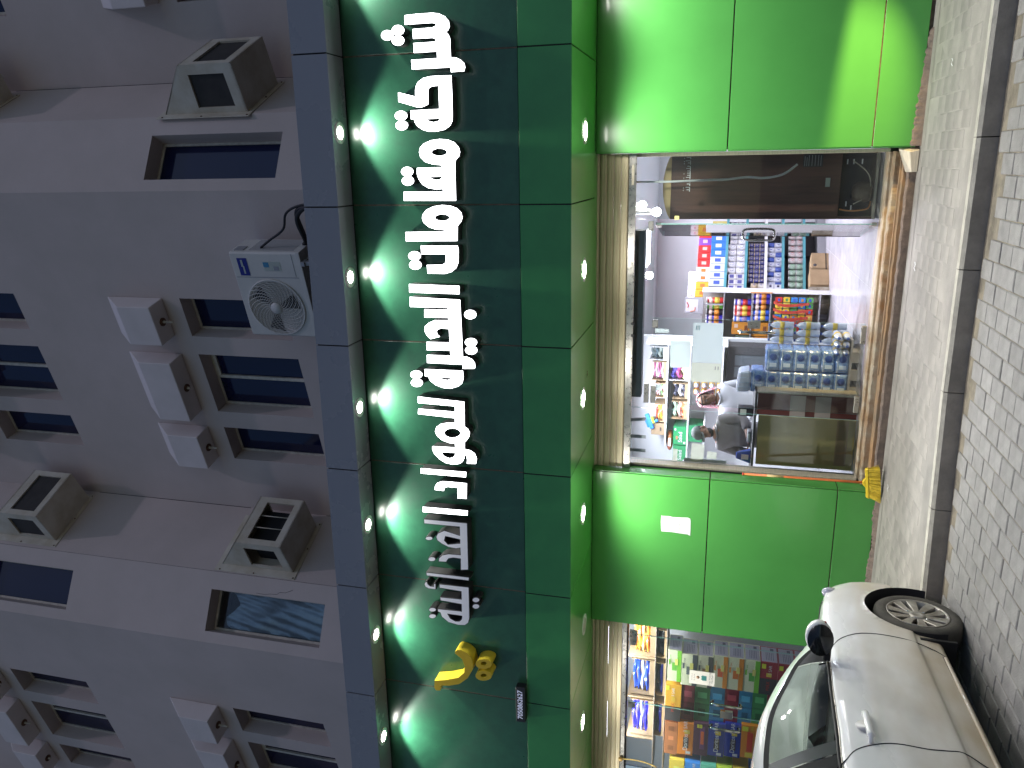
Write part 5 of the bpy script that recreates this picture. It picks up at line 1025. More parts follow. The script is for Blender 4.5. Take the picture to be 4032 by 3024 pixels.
for k, (a, lab) in enumerate(((.01, "worn cardboard box on the floor at the near end of the aisle shelf"), (.36, "plain cardboard box on the floor between two others by the aisle"), (.63, "printed cardboard box on the floor farthest along the aisle"))):
    t = bpy.data.objects.new("cardboard_box", None); COL.objects.link(t); t.location = FS(a+.16, -.10, FZ); t.rotation_euler = (0, 0, R(45)); tag(t, lab, "box", "cardboard boxes on the floor by the aisle")
    def local(b, nm, m_): o = bpy.data.objects.new(nm, b.mesh(nm, m_, .003)); COL.objects.link(o); o.parent = t; return o
    local(MB().box(-.155, .155, -.10, .20, 0, .28-.02*k), "box", M['card'] if k else mat("stained_carton", (.42, .38, .30), .8, c2=(.2, .17, .12), vscale=9))
    if k == 2:
        local(MB().box(-.15, .15, -.102, -.1005, .03, .045), "tape", M['dark']); local(MB().lathe([(.028, 0), (0, .001)], 14, Frame((-.07, -.1015, .19), X, Z, -Y)), "print", M['shelfdark'])
# ---- wall rack with bags and boxes behind the cashier
wr = thing("wall_rack", "white wall rack of snack trays behind the cashier", "rack", (-3.2, 2.9, 1.75))
for z, x0, x1 in ((1.765, -3.30, -2.42), (2.20, -4.1, -2.42), (2.505, -3.9, -2.42)): MB().box(x0, x1, 2.60, 3.015, z-.02, z).build("shelf", M['white'], wr, bevel=.003)
MB().box(-2.43, -2.41, 2.58, 3.015, 1.70, 2.80).build("side", M['white'], wr)
MB().box(-3.12, -2.44, 2.70, 3.01, FZ, 1.70).build("dark_cabinet", M['shelfdark'], wr)
for k in range(3): MB().box(-2.70-.17*k, -2.56-.17*k, 2.690, 2.6985, .9, 1.6).build("cabinet_door", mat("grey_door", (.10, .11, .12), .4), wr)
def tray(x0, x1, z0, z1, c, n, cols, lab, tilt=.0, y=2.62, group="snack trays on the wall rack", tm='card'):
    t = thing("snack_tray", lab, "tray", ((x0+x1)/2, y, z0), group)
    MB().box(x0, x1, y, y+.30, z0, z0+.008).box(x0, x0+.006, y, y+.30, z0+.008, z1).box(x1-.006, x1, y, y+.30, z0+.008, z1).box(x0+.006, x1-.006, y+.29, y+.30, z0+.008, z1).box(x0+.006, x1-.006, y, y+.006, z0+.008, z0+(z1-z0)*.22).build("tray", M[tm], t)
    rr_ = random.Random(int(abs(x0)*1000+z0*100))
    for i in range(n):
        zz = z0 + .02 + (z1-z0-.04)*(i+.5)/n; hh = (z1-z0)*.55/n
        b = MB(); nx = 10
        ring = []
        for q in range(nx+1):
            u = q/nx; x = lerp(x0+.012, x1-.012, u)
            for kk in range(6):
                a = 2*math.pi*kk/6; rad = hh*(.75+.35*math.sin(u*9+i*2+kk))*min(1, 5*min(u, 1-u)+.35)
                ring.append((x, y+.06+.05*(i/n)+rad*math.cos(a), zz+rad*math.sin(a)))
        b.add(ring, [(q*6+kk, q*6+(kk+1) % 6, (q+1)*6+(kk+1) % 6, (q+1)*6+kk) for q in range(nx) for kk in range(6)]+[list(range(6))[::-1], list(range(nx*6, nx*6+6))], 0, False)
        cc = cols[i % len(cols)]
        b.build("bag", prod_mat(cc, .22), t)
    return t
tray(-2.66, -2.47, 2.507, 2.75, 0, 4, [(.16, .20, .20), (.30, .34, .30), (.10, .14, .16)], "white tray of grey green packets at the top of the wall rack", tm='white')
tray(-2.95, -2.68, 2.507, 2.71, 0, 6, [(.42, .16, .26), (.62, .56, .62), (.36, .10, .20)], "cardboard tray of pink and silver packets at the top of the wall rack")
tray(-2.94, -2.70, 2.202, 2.47, 0, 3, [(.60, .50, .22), (.36, .08, .20), (.12, .10, .40)], "white and yellow tray of gold and purple packets in the middle of the rack", tm='white')
tray(-3.20, -2.99, 2.507, 2.66, 0, 4, [(.40, .14, .16), (.16, .28, .12), (.50, .40, .40)], "cardboard tray of red and green sweets at the top of the wall rack")
tray(-3.20, -2.98, 2.202, 2.42, 0, 3, [(.04, .04, .06), (.45, .43, .45)], "cardboard tray of black and silver packets in the middle of the rack")
tray(-3.56, -3.30, 2.507, 2.66, 0, 4, [(.50, .08, .05), (.62, .40, .06), (.55, .30, .08)], "cardboard tray of red and gold bags above the second man")
tray(-3.50, -3.24, 2.202, 2.42, 0, 3, [(.62, .16, .06), (.58, .36, .32), (.20, .30, .22)], "tray of orange bags just above the second man's scarf")
wf = []
for i in range(4):
    for j in range(2):
        x, z = -3.155+.0*i+.055*(i % 1), 0
        t = thing("wafer_roll_pack", "gold wafer pack with a round white label, %s row, %s from the top" % (("right", "left")[j], ("first", "second", "third", "last")[i]), "wafer pack", (-2.99-.10*j, 2.66, 2.09-.103*i), "gold wafer packs hanging under the wall rack")
        F = Frame((-2.99-.10*j, 2.66, 2.09-.103*i))
        MB().lathe([(.030, -.045), (.045, -.03), (.045, .03), (.030, .045)], 10, Frame(F.o, Y, Z, X)).build("pack", prod_mat((.52, .30, .08)), t)
        MB().lathe([(.034, 0), (0, .001)], 14, Frame(F(.0, -.047, 0), X, Z, -Y)).build("label", prod_mat((.60, .60, .68)), t)
        MB().box(-.04, -.015, -.0462, -.0450, -.03, .03, F).build("print", prod_mat((.22, .07, .03)), t)
carton("juice_box", -3.885, -3.62, 2.62, 2.95, 2.202, 2.385, (.03, .25, .09), "green carton with a white word on it behind the cashier, nearest him", "carton", "green cartons behind the cashier", [(-.38, .14, .12, .14, (.6, .6, .62)), (.36, .85, .12, .12, (.5, .5, .5)), (-.1, .72, .18, .14, (.50, .20, .10))], [("Salad", -.05, .45, .42, (.75, .75, .75))], side=(.05, .28, .11))
carton("juice_box", -4.16, -3.90, 2.64, 2.95, 2.202, 2.385, (.03, .25, .09), "green carton with a white word at the far left behind the cashier", "carton", "green cartons behind the cashier", [(-.38, .14, .12, .14, (.6, .6, .62))], [("Salad", -.05, .45, .42, (.75, .75, .75))])
carton("juice_box", -3.82, -3.58, 2.60, 2.95, 1.98, 2.175, (.025, .20, .08), "dark green open carton behind the cashier's cap", "carton", "green cartons behind the cashier", [(.05, .5, .5, .55, (.03, .04, .035))])
MB().box(-4.2, -3.5, 2.62, 3.015, 1.955, 1.975).build("shelf", M['white'], wr)
rb = thing("crisp_bag", "big red bag lying on the green carton behind the cashier", "bag", (-3.85, 2.75, 2.386))
b = MB(); b.ball((0, 0, .05), .16, .10, .050, 14, 8, Frame((-3.86, 2.74, 2.386))); b.build("bag", mat("red_film", (.50, .04, .03), .2, c2=(.55, .22, .06), vscale=8, coat=.4), rb)
MB().box(-.06, .06, -.103, -.099, .03, .07, Frame((-3.86, 2.74, 2.386))).build("print", M['white'], rb)
carton("cardboard_box", -3.76, -3.585, 2.63, 2.95, 2.507, 2.70, (.32, .23, .14), "small cardboard carton under the toy at the top of the wall rack", "box", None, [(0, .3, .3, .1, (.05, .04, .04))])
ty = thing("toy_gun", "blue and lime toy water gun lying on the cardboard carton", "toy", (-3.55, 2.62, 2.70))
FT = Frame((-3.53, 2.60, 2.71), Vector((-.9, 0, -.35)).normalized(), Y, Vector((-.35, 0, .9)).normalized())
MB().box(-.10, .13, -.02, .02, -.01, .05, FT).box(-.02, .10, -.022, .022, .05, .075, FT).build("body", prod_mat((.04, .20, .62)), ty, bevel=.008)
MB().box(-.04, .06, -.024, .024, -.05, -.012, FT).build("tank", prod_mat((.45, .62, .05)), ty, bevel=.008)
MB().box(.02, .055, -.015, .015, -.10, -.05, FT).build("grip", prod_mat((.04, .20, .62)), ty, bevel=.006)
M['foil'] = M['film_and_glint']
bp_ = thing("price_board", "small grey framed display holding shells or shrimps on a post above the aisle", "display", (-1.98, 3.5, 2.1))
MB().box(-2.15, -1.91, 3.50, 3.53, 2.07, 2.34).build("frame", M['grey'], bp_, bevel=.006)
MB().box(-2.12, -1.94, 3.495, 3.4995, 2.15, 2.325).build("print", prod_mat((.52, .50, .55)), bp_)
MB().tube(smooth([(-1.98, 3.490, 2.31), (-2.03, 3.490, 2.285), (-2.06, 3.490, 2.30)]), .007, 6).build("red_picture", prod_mat((.55, .08, .05)), bp_)
MB().tube(smooth([(-2.05, 3.490, 2.19), (-2.10, 3.490, 2.20), (-2.115, 3.490, 2.26)]), .010, 6).build("orange_picture", prod_mat((.60, .25, .18)), bp_)
MB().box(-2.02, -2.0, 3.52, 3.54, 1.80, 2.07).build("post", M['grey'], bp_)

# ---- people behind the counter
def limb_mesh(name, joints, edges, radii, m, levels=2):
    me = bpy.data.meshes.new(name); me.from_pydata(joints, edges, []); o = bpy.data.objects.new(name, me); COL.objects.link(o)
    sk = o.modifiers.new("skin", 'SKIN'); sk.use_smooth_shade = True
    for v, r_ in zip(me.skin_vertices[0].data, radii): v.radius = (r_ if isinstance(r_, tuple) else (r_, r_))
    me.skin_vertices[0].data[0].use_root = True
    ss = o.modifiers.new("sub", 'SUBSURF'); ss.levels = levels; ss.render_levels = levels
    dg = bpy.context.evaluated_depsgraph_get(); out = bpy.data.meshes.new_from_object(o.evaluated_get(dg)); bpy.data.objects.remove(o)
    out.materials.clear(); out.materials.append(m)
    for p in out.polygons: p.use_smooth = True
    return out
def person(label, loc, turn, tilt, skin, shirt, arms, beard):
    """standing figure, 1.72 m; one skin for the body, clothes and hair as children"""
    t = thing("person", label, "person", loc); t.rotation_euler = (0, 0, turn)
    HZ = 1.57
    J = [(0, 0, .95), (0, 0, 1.12), (0, 0, 1.30), (0, -.005, 1.42), (0, -.015, 1.50),
         (.17, 0, 1.385), arms[0][0], arms[0][1], arms[0][2], (-.17, 0, 1.385), arms[1][0], arms[1][1], arms[1][2],
         (.09, 0, .88), (.10, -.01, .48), (.10, .02, .07), (.10, -.12, .03), (-.09, 0, .88), (-.10, -.01, .48), (-.10, .02, .07), (-.10, -.12, .03)]
    E = [(0, 1), (1, 2), (2, 3), (3, 4), (3, 5), (5, 6), (6, 7), (7, 8), (3, 9), (9, 10), (10, 11), (11, 12), (0, 13), (13, 14), (14, 15), (15, 16), (0, 17), (17, 18), (18, 19), (19, 20)]
    rad = [(.15, .11), (.14, .10), (.16, .11), (.09, .08), (.055, .055), .065, .045, .038, .03, .065, .045, .038, .03, .085, .058, .042, .035, .085, .058, .042, .035]
    body = limb_mesh("body", J, E, rad, skin)
    # head joined to the same mesh: skull, jaw, nose, ears, lips
    hd = MB(); Rm = Matrix.Rotation(tilt[0], 3, 'X') @ Matrix.Rotation(tilt[1], 3, 'Y')
    fx, fy, fz = Rm @ X, Rm @ Y, Rm @ Z; FH = Frame((0, -.03, HZ+.03), fx, fy, fz)
    hd.ball((0, .01, .03), .076, .095, .105, 18, 12, FH)
    hd.ball((0, -.030, -.045), .056, .062, .062, 14, 8, FH)
    hd.hexa([FH(*p) for p in ((-.017, -.080, -.022), (.017, -.080, -.022), (.010, -.076, .03), (-.010, -.076, .03), (-.011, -.112, -.016), (.011, -.112, -.016), (.006, -.088, .03), (-.006, -.088, .03))])
    for sx in (-1, 1): hd.ball((sx*.078, .015, .0), .012, .024, .034, 8, 6, FH)
    # hands with five fingers
    for (el, wr_, hp) in arms:
        w_, h_ = Vector(wr_), Vector(hp); dn = (h_-w_).normalized(); sd_ = dn.cross(Z).normalized()
        for k, (off, ln) in enumerate(((-.030, .060), (-.011, .072), (.009, .068), (.027, .052))):
            a = h_+sd_*off; hd.tube([a-dn*.03, a+dn*ln*.5+Z*.004, a+dn*ln-Z*.012], [.011, .009, .007], 6)
        hd.tube([h_-dn*.04+sd_*-.025, h_-dn*.005+sd_*-.055-Z*.006, h_+dn*.028+sd_*-.062-Z*.012], [.012, .010, .008], 6)
        hd.hexa([h_+sd_*s_*.038+dn*d_+Z*z_ for z_ in (-.013, .012) for s_, d_ in ((-1, -.055), (1, -.055), (1, .01), (-1, .01))])
    hm = hd.mesh("head", skin)
    bm = bmesh.new(); bm.from_mesh(body); bm.from_mesh(hm); bm.to_mesh(body); bm.free()
    for p in body.polygons: p.use_smooth = True
    o = bpy.data.objects.new("body", body); COL.objects.link(o); o.parent = t
    def kid(b, name, m): q = bpy.data.objects.new(name, b.mesh(name, m)); COL.objects.link(q); q.parent = t; return q
    for sx in (-1, 1):
        kid(MB().ball((sx*.029, -.083, .032), .014, .008, .008, 8, 6, FH).ball((sx*.029, -.0905, .032), .006, .004, .006, 6, 4, FH, 0), "eye", prod_mat((.10, .08, .07)))
        kid(MB().tube([FH(sx*.012, -.089, .050), FH(sx*.032, -.088, .056), FH(sx*.050, -.074, .050)], .005, 5), "eyebrow", M['dark'])
    kid(MB().tube([FH(-.022, -.088, -.052), FH(0, -.095, -.050), FH(.022, -.088, -.052)], .006, 5), "mouth", prod_mat((.22, .08, .06)))
    if beard: kid(MB().ball((0, -.030, -.062), .060, .066, .055, 14, 8, FH), "beard", M['dark'])
    kid(MB().ball((0, .022, .038), .079, .096, .103, 16, 10, FH), "hair", M['dark'])
    # clothes: sleeves and body of a long shirt
    Jc = [(0, 0, .40), (0, 0, .75), (0, 0, 1.0), (0, 0, 1.2), (0, 0, 1.33), (0, -.005, 1.43), (.185, 0, 1.385), arms[0][0], tuple(Vector(arms[0][0]).lerp(Vector(arms[0][1]), .9)), (-.185, 0, 1.385), arms[1][0], tuple(Vector(arms[1][0]).lerp(Vector(arms[1][1]), .9))]
    Ec = [(0, 1), (1, 2), (2, 3), (3, 4), (4, 5), (4, 6), (6, 7), (7, 8), (4, 9), (9, 10), (10, 11)]
    cm = limb_mesh("long_shirt", Jc, Ec, [(.19, .16), (.19, .15), (.18, .14), (.18, .13), (.19, .13), (.085, .085), .088, .068, .055, .088, .068, .055], shirt)
    q = bpy.data.objects.new("long_shirt", cm); COL.objects.link(q); q.parent = t
    kid(MB().tube(smooth([(-.07, -.075, 1.455), (0, -.105, 1.435), (.07, -.075, 1.455), (.08, .02, 1.475), (0, .06, 1.48), (-.08, .02, 1.475), (-.07, -.075, 1.455)]), .013, 6), "collar", shirt)
    return t, FH, kid
skin1, skin2 = mat("brown_skin", (.26, .13, .08), .55), mat("tan_skin", (.24, .12, .07), .55)
shirt1 = mat("grey_mauve_cloth", (.22, .205, .205), .85, c2=(.17, .155, .16), vscale=6, bump=.4, bscale=9)
shirt2 = mat("white_cloth", (.55, .55, .58), .85, bump=.3, bscale=9)
t, FH, kid = person("man in a grey shirt and an olive cap looking down behind the counter", (-3.235, 1.36, .345), R(-12), (R(24), R(-6)), skin1, shirt1,
                    [((.25, -.03, 1.14), (.16, -.24, 1.08), (.12, -.31, 1.08)), ((-.25, -.02, 1.13), (-.12, -.23, 1.08), (-.07, -.30, 1.08))], True)
cp = MB(); cp.ball((0, .016, .062), .086, .104, .085, 18, 10, FH)
for p in cp.v:
    l_ = (p-FH.o).dot(FH.ez)
    if l_ < .055: p += FH.ez*(.055-l_)*.92
capm = mat("olive_grey_cap", (.12, .135, .125), .8, var=.1, vscale=20)
c_ = kid(cp, "cap", capm)
vz = MB(); vz.add([FH(.085*math.sin(a)*.9, -.075-.075*math.cos(a)*k, .055-.012*k) for k in (0, .5, 1) for a in [R(-80+20*i) for i in range(9)]], [(9*k+i, 9*k+i+1, 9*k+10+i, 9*k+9+i) for k in (0, 1) for i in range(8)], 0, True)
kid(vz, "cap_visor", capm)
t, FH, kid = person("man in a red and white checked headscarf standing behind the cashier's shoulder", (-3.02, 2.05, .33), R(25), (R(12), R(-14)), skin2, shirt2,
                    [((.24, -.02, 1.12), (.18, -.2, 1.0), (.16, -.27, 1.0)), ((-.24, -.02, 1.12), (-.18, -.2, 1.0), (-.16, -.27, 1.0))], False)
scarf, snt, sb_ = _new("red_checked_scarf"); N_, L_ = snt.nodes, snt.links
ck = N_.new("ShaderNodeTexChecker"); ck.inputs["Scale"].default_value = 55; ck.inputs["Color1"].default_value = (.50, .04, .07, 1); ck.inputs["Color2"].default_value = (.70, .62, .64, 1)
tcx = N_.new("ShaderNodeTexCoord"); L_.new(tcx.outputs["Object"], ck.inputs["Vector"]); L_.new(ck.outputs[0], sb_.inputs["Base Color"]); sb_.inputs["Roughness"].default_value = .9
sc_ = MB(); v = []; nA, nH = 20, 12
for j in range(nH+1):
    u = j/nH
    for i in range(nA+1):
        a = R(-128+256*i/nA)+R(90)   # open at the face
        rx, ry, zz = (.092*math.sin(min(1, u*2.2)*math.pi/2), .108*math.sin(min(1, u*2.2)*math.pi/2), .145-.10*u) if u < .45 else (.092+.10*(u-.45), .108+.05*(u-.45), .10-.42*(u-.45))
        v.append(FH(rx*math.cos(a)*(1+.03*math.sin(i*2.3+j)), .018+ry*math.sin(a)*(1+.03*math.cos(i*1.9)), zz))
sc_.add(v, [(j*(nA+1)+i, j*(nA+1)+i+1, (j+1)*(nA+1)+i+1, (j+1)*(nA+1)+i) for j in range(nH) for i in range(nA)], 0, True)
kid(sc_, "headscarf", scarf)
kid(MB().tube([FH(.088*math.cos(a), .018+.104*math.sin(a), .092) for a in [2*math.pi*i/24 for i in range(25)]], .008, 6, cap=False), "head_cord", M['dark'])

# ================================================================== WHITE CAR, nose to the kerb
M['car_white'] = mat("white_car_paint", (.72, .72, .69), .28, coat=.8)
def dirty_paint():
    m = M['car_white']; nt = m.node_tree; N, L = nt.nodes, nt.links; b = N["Principled BSDF"]
    tc = N.new("ShaderNodeTexCoord"); sp = N.new("ShaderNodeSeparateXYZ"); L.new(tc.outputs["Object"], sp.inputs[0])
    nz = N.new("ShaderNodeTexNoise"); nz.inputs["Scale"].default_value = 2.6; nz.inputs["Detail"].default_value = 7
    mp = N.new("ShaderNodeMapping"); mp.inputs["Scale"].default_value = (1, 1, 2.2); L.new(tc.outputs["Object"], mp.inputs[0]); L.new(mp.outputs[0], nz.inputs["Vector"])
    a = N.new("ShaderNodeMath"); a.operation = 'MULTIPLY_ADD'; a.inputs[1].default_value = .55; L.new(nz.outputs["Fac"], a.inputs[0]); L.new(sp.outputs["Z"], a.inputs[2])
    r = N.new("ShaderNodeMapRange"); r.inputs["From Min"].default_value = .50; r.inputs["From Max"].default_value = 1.16; r.inputs["To Min"].default_value = .95; r.inputs["To Max"].default_value = .0
    L.new(a.outputs[0], r.inputs["Value"])
    mx = N.new("ShaderNodeMix"); mx.data_type = 'RGBA'; mx.inputs["A"].default_value = (.80, .80, .77, 1); mx.inputs["B"].default_value = (.40, .315, .205, 1)
    L.new(r.outputs[0], mx.inputs["Factor"]); L.new(mx.outputs["Result"], b.inputs["Base Color"])
    q = N.new("ShaderNodeMapRange"); q.inputs["To Min"].default_value = .26; q.inputs["To Max"].default_value = .62; L.new(r.outputs[0], q.inputs["Value"]); L.new(q.outputs[0], b.inputs["Roughness"])
    s = N.new("ShaderNodeMapRange"); s.inputs["To Min"].default_value = .8; s.inputs["To Max"].default_value = .15; L.new(r.outputs[0], s.inputs["Value"]); L.new(s.outputs[0], b.inputs["Coat Weight"])
dirty_paint()
M['tyre'] = mat("dusty_tyre_rubber", (.050, .046, .040), .85, c2=(.095, .085, .068), vscale=8, bump=.3, bscale=80)
M['alloy'] = mat("dusty_alloy", (.52, .50, .45), .42, metal=.6, c2=(.24, .21, .17), vscale=9)
M['trim'] = mat("black_rubber_trim", (.014, .014, .015), .55, spec=.25)
M['seat'] = mat("grey_seat_fabric", (.26, .26, .25), .9, var=.1, vscale=12)
M['carglass'] = glass_mat("car_glass", (.56, .62, .60), .05)
car = thing("parked_car", "white saloon car with dusty doors parked nose to the kerb at the left", "car", (-4.04, -2.584, 0))
car.rotation_euler = (0, 0, R(94))
def cpart(b, name, m, parent=None, bevel=0):
    o = bpy.data.objects.new(name, b.mesh(name, m, bevel)); COL.objects.link(o); o.parent = parent or car; return o
def interp(tab, x):
    tab = sorted(tab)
    if x <= tab[0][0]: return tab[0][1]
    if x >= tab[-1][0]: return tab[-1][1]
    for (a, p), (c, q) in zip(tab, tab[1:]):
        if a <= x <= c:
            t = (x-a)/(c-a); t = t*t*(3-2*t)*.5+t*.5; return p+(q-p)*t
WID = [(.86, .22), (.83, .44), (.78, .58), (.70, .69), (.60, .755), (.45, .81), (.25, .838), (0, .848), (-1.3, .852), (-2.6, .848), (-3.1, .81), (-3.4, .72), (-3.52, .55), (-3.56, .3)]
ZS = [(.86, .50), (.78, .56), (.70, .63), (.60, .715), (.50, .785), (.35, .865), (.2, .91), (0, .945), (-.2, .967), (-.45, .975), (-.87, .99), (-1.18, 1.01), (-1.54, 1.024), (-1.82, 1.042), (-2.4, 1.075), (-3.0, 1.09), (-3.4, 1.06), (-3.5, .95), (-3.56, .80)]
ZBOT = [(.86, .26), (.6, .20), (0, .20), (-.5, .215), (-3.0, .23), (-3.56, .32)]
def section(x):
    w, zs, zb = interp(WID, x), interp(ZS, x), interp(ZBOT, x); h = zs-zb
    cab_ = max(0, min(1, (-.50-x)/.12))*max(0, min(1, (x+3.05)/.12))
    zh = zs+.055*max(0, min(1, (.86-x)/.5))
    P = [(0, zb), (.80*w, zb), (.935*w, zb+.012), (.962*w, zb+.07), (.975*w, zb+.165*min(1, h/.5)), (.996*w, zb+.20*min(1, h/.5)), (1.0*w, zb+.40*h), (1.0*w, zb+.62*h), (.992*w, zb+.78*h), (.972*w, zs-.075*min(1, h/.5)), (.945*w, zs-.02), (.92*w, zs)]
    T1 = [(.80*w, zs+.018), (.45*w, zh), (0, zh+.008)]; T2 = [(.90*w, zs-.004), (.885*w, zs-.12), (.87*w, zb+.25)]
    return P + [(lerp(a[0], c[0], cab_), lerp(a[1], c[1], cab_)) for a, c in zip(T1, T2)]
def spl(P, n):
    out = []
    for i in range(len(P)-1):
        p0, p1, p2, p3 = P[max(i-1, 0)], P[i], P[i+1], P[min(i+2, len(P)-1)]
        for k in range(n):
            t = k/n; out.append(tuple(.5*((2*b)+(-a+c)*t+(2*a-5*b+4*c-d)*t*t+(-a+3*b-3*c+d)*t**3) for a, b, c, d in zip(p0, p1, p2, p3)))
    return out+[P[-1]]
def side_y(x, z):
    s = spl(section(x), 6)
    best = min((abs(q[1]-z), -q[0]) for q in s[6*2:6*11+1])
    return best[1]
AX = [0, -2.57]; WR, AR_, WZ = .30, .362, .292
DF = [(.953, -.642), (.89, -.554), (.779, -.486), (.65, -.463), (.502, -.479), (.40, -.505), (.294, -.545), (.24, -.60)]
DB = [(1.071, -1.898), (1.024, -1.854), (.963, -1.78), (.858, -1.73), (.748, -1.704), (.60, -1.712), (.5, -1.70), (.413, -1.69), (.316, -1.754), (.24, -1.78)]
xsb = sorted(set([.86, .85, .84, .82]+[.80-.027*i for i in range(int(4.34/.027)+1)]+[-3.53, -3.55, -3.56]))[::-1]
NS = 5
rows_ = [spl(section(x), NS) for x in xsb]; nt_ = len(rows_[0])
def grid(sign):
    pts = []
    for x, s in zip(xsb, rows_):
        for y, z in s:
            px, pz = x, z
            if abs(y) > .55:
                for a in AX:
                    d = math.hypot(px-a, pz-WZ)
                    if .001 < d < AR_+.030 and pz < .75 and d > AR_-.030: px, pz = a+(px-a)/d*AR_, WZ+(pz-WZ)/d*AR_
            pts.append(Vector((px, sign*y, pz)))
    return pts
for sign in (-1, 1):
    pts = grid(sign); fb, fd, fr_ = [], [], []
    for i in range(len(xsb)-1):
        for j in range(nt_-1):
            q = [i*nt_+j, i*nt_+j+1, (i+1)*nt_+j+1, (i+1)*nt_+j]
            c = sum((pts[k] for k in q), Vector())/4
            if any(math.hypot(c.x-a, c.z-WZ) < AR_-.002 for a in AX) and abs(c.y) > .5: continue
            if abs(c.y) > .70 and .262 < c.z and interp(DB, c.z) < c.x < interp(DF, c.z): fd.append(q)
            else: fb.append(q)
    b = MB(); b.add(pts, fb, 0, True); cpart(b, "body_shell" , M['car_white'])
    b = MB(); b.add(pts, fd, 0, True); dr = cpart(b, "door", M['car_white'])
    for o in (bpy.context.scene.objects["body_shell" if sign < 0 else "body_shell.001"], dr):
        bm = bmesh.new(); bm.from_mesh(o.data); bmesh.ops.delete(bm, geom=[v for v in bm.verts if not v.link_faces], context='VERTS'); bm.to_mesh(o.data); bm.free()
    def gap(pl, r=.0035, off=.0005): 
        p_ = smooth([(x, sign*(-side_y(x, z)+off), z) for x, z in pl], 4); return MB().tube(p_, r, 5)
    cpart(gap([(x, z) for z, x in DF]), "door_gap", M['dark'], dr)
    cpart(gap([(x, z) for z, x in DB]), "door_gap", M['dark'], dr)
    cpart(gap([(lerp(-.60, -1.78, i/10), .262) for i in range(11)]), "door_gap", M['dark'], dr)
    # handle with its cup
    yh = -side_y(-1.59, .878)
    F = Frame((-1.59, sign*yh, .878), X, Y*sign, Z)
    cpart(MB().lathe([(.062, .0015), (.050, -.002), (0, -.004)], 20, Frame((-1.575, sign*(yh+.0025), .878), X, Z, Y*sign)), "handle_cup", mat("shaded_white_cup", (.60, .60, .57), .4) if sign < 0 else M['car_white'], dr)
    hb = MB().tube(smooth([F(-.128, .004, .004), F(-.112, .034, .004), F(-.03, .040, .003), F(.07, .038, .001), F(.118, .024, -.002), F(.130, .003, -.002)]), [.013]*6+[.020]*19+[.015]*6, 8)
    cpart(hb, "handle", M['car_white'], dr)
    # wheel-arch liner and wheels
    for a in AX:
        lin = MB(); n = 28
        v = [(a+(AR_-.004)*math.cos(t), sign*y, WZ+(AR_-.004)*math.sin(t)) for y in (.846, .45) for t in [R(-20+220*i/n) for i in range(n+1)]]
        lin.add(v, [(i, i+1, n+2+i, n+1+i) for i in range(n)], 0, True)
        lin.add([(a+(AR_)*math.cos(R(-20+220*i/n)), sign*.45, WZ+AR_*math.sin(R(-20+220*i/n))) for i in range(n+1)], [list(range(n+1))])
        cpart(lin, "arch_liner", M['dark'])
        wh = bpy.data.objects.new("wheel", None); COL.objects.link(wh); wh.parent = car; wh.location = (a, sign*.735, WZ); wh.empty_display_size = .1
        Fw = Frame((0, 0, 0), X, Z, Y*sign)
        cpart(MB().lathe([(.205, -.085), (.27, -.09), (.293, -.075), (.2985, -.04), (.299, .0), (.2985, .04), (.293, .072), (.275, .086), (.245, .092), (.222, .088), (.205, .080)], 40, Fw, cap=False), "tyre", M['tyre'], wh)
        cpart(MB().lathe([(.207, .080), (.212, .087), (.203, .089), (.196, .078), (.185, .02), (.18, -.06)], 40, Fw, cap=False).lathe([(.175, -.02), (.05, -.02)], 30, Fw, 0, False, False), "rim", M['alloy'], wh)
        cpart(MB().lathe([(.14, -.015), (.14, -.005), (0, -.005)], 24, Fw), "brake_disc", M['rust'], wh)
        sp_ = MB()
        for k in range(5):
            a0 = R(90+72*k)
            for da in (-1, 1):
                p0 = (.035, a0+da*R(24)); p1 = (.196, a0+da*R(16))
                q = []
                for (r_, an), w_, zz in ((p0, .017, .066), ((.11, lerp(p0[1], p1[1], .5)), .024, .073), (p1, .036, .083)):
                    ct_, sn_ = math.cos(an), math.sin(an)
                    q += [Fw(r_*ct_-w_*sn_, r_*sn_+w_*ct_, zz), Fw(r_*ct_+w_*sn_, r_*sn_-w_*ct_, zz), Fw(r_*ct_+w_*sn_, r_*sn_-w_*ct_, zz-.03), Fw(r_*ct_-w_*sn_, r_*sn_+w_*ct_, zz-.03)]
                sp_.add(q, [(0, 1, 5, 4), (4, 5, 9, 8), (1, 2, 6, 5), (5, 6, 10, 9), (3, 0, 4, 7), (7, 4, 8, 11), (2, 3, 7, 6), (6, 7, 11, 10)])
        cpart(sp_, "spokes", M['alloy'], wh, .003)
        cpart(MB().lathe([(.058, .055), (.052, .074), (.030, .077), (.028, .074), (0, .075)], 20, Fw), "hub_cap", M['alloy'], wh)
        nb_ = MB()
        for k in range(4): nb_.lathe([(.011, .06), (.010, .073), (0, .075)], 8, Frame(Fw(.075*math.cos(R(45+90*k)), .075*math.sin(R(45+90*k)), 0), Fw.ex, Fw.ey, Fw.ez))
        cpart(nb_, "wheel_nuts", M['chrome'], wh)["kind"] = "stuff"
    # rocker strip and mud flap
    cpart(MB().tube(smooth([(lerp(-.62, -1.80, i/8), sign*(-side_y(lerp(-.62, -1.8, i/8), .255)+.003), lerp(.252, .262, i/8)) for i in range(9)]), .012, 6), "sill_strip", M['car_white'])
    cpart(MB().box(-.42, -.395, sign*.74-.09, sign*.74+.09, .13, .36), "mud_flap", M['trim'])
    # headlamp, indicator
    hl = MB(); c = Vector((.43, sign*.675, .785)); ex = Vector((.72, -sign*.52, -.42)).normalized(); ey = Vector((.50, sign*.80, 0)).normalized(); ez = ex.cross(ey)*(1 if sign > 0 else -1)
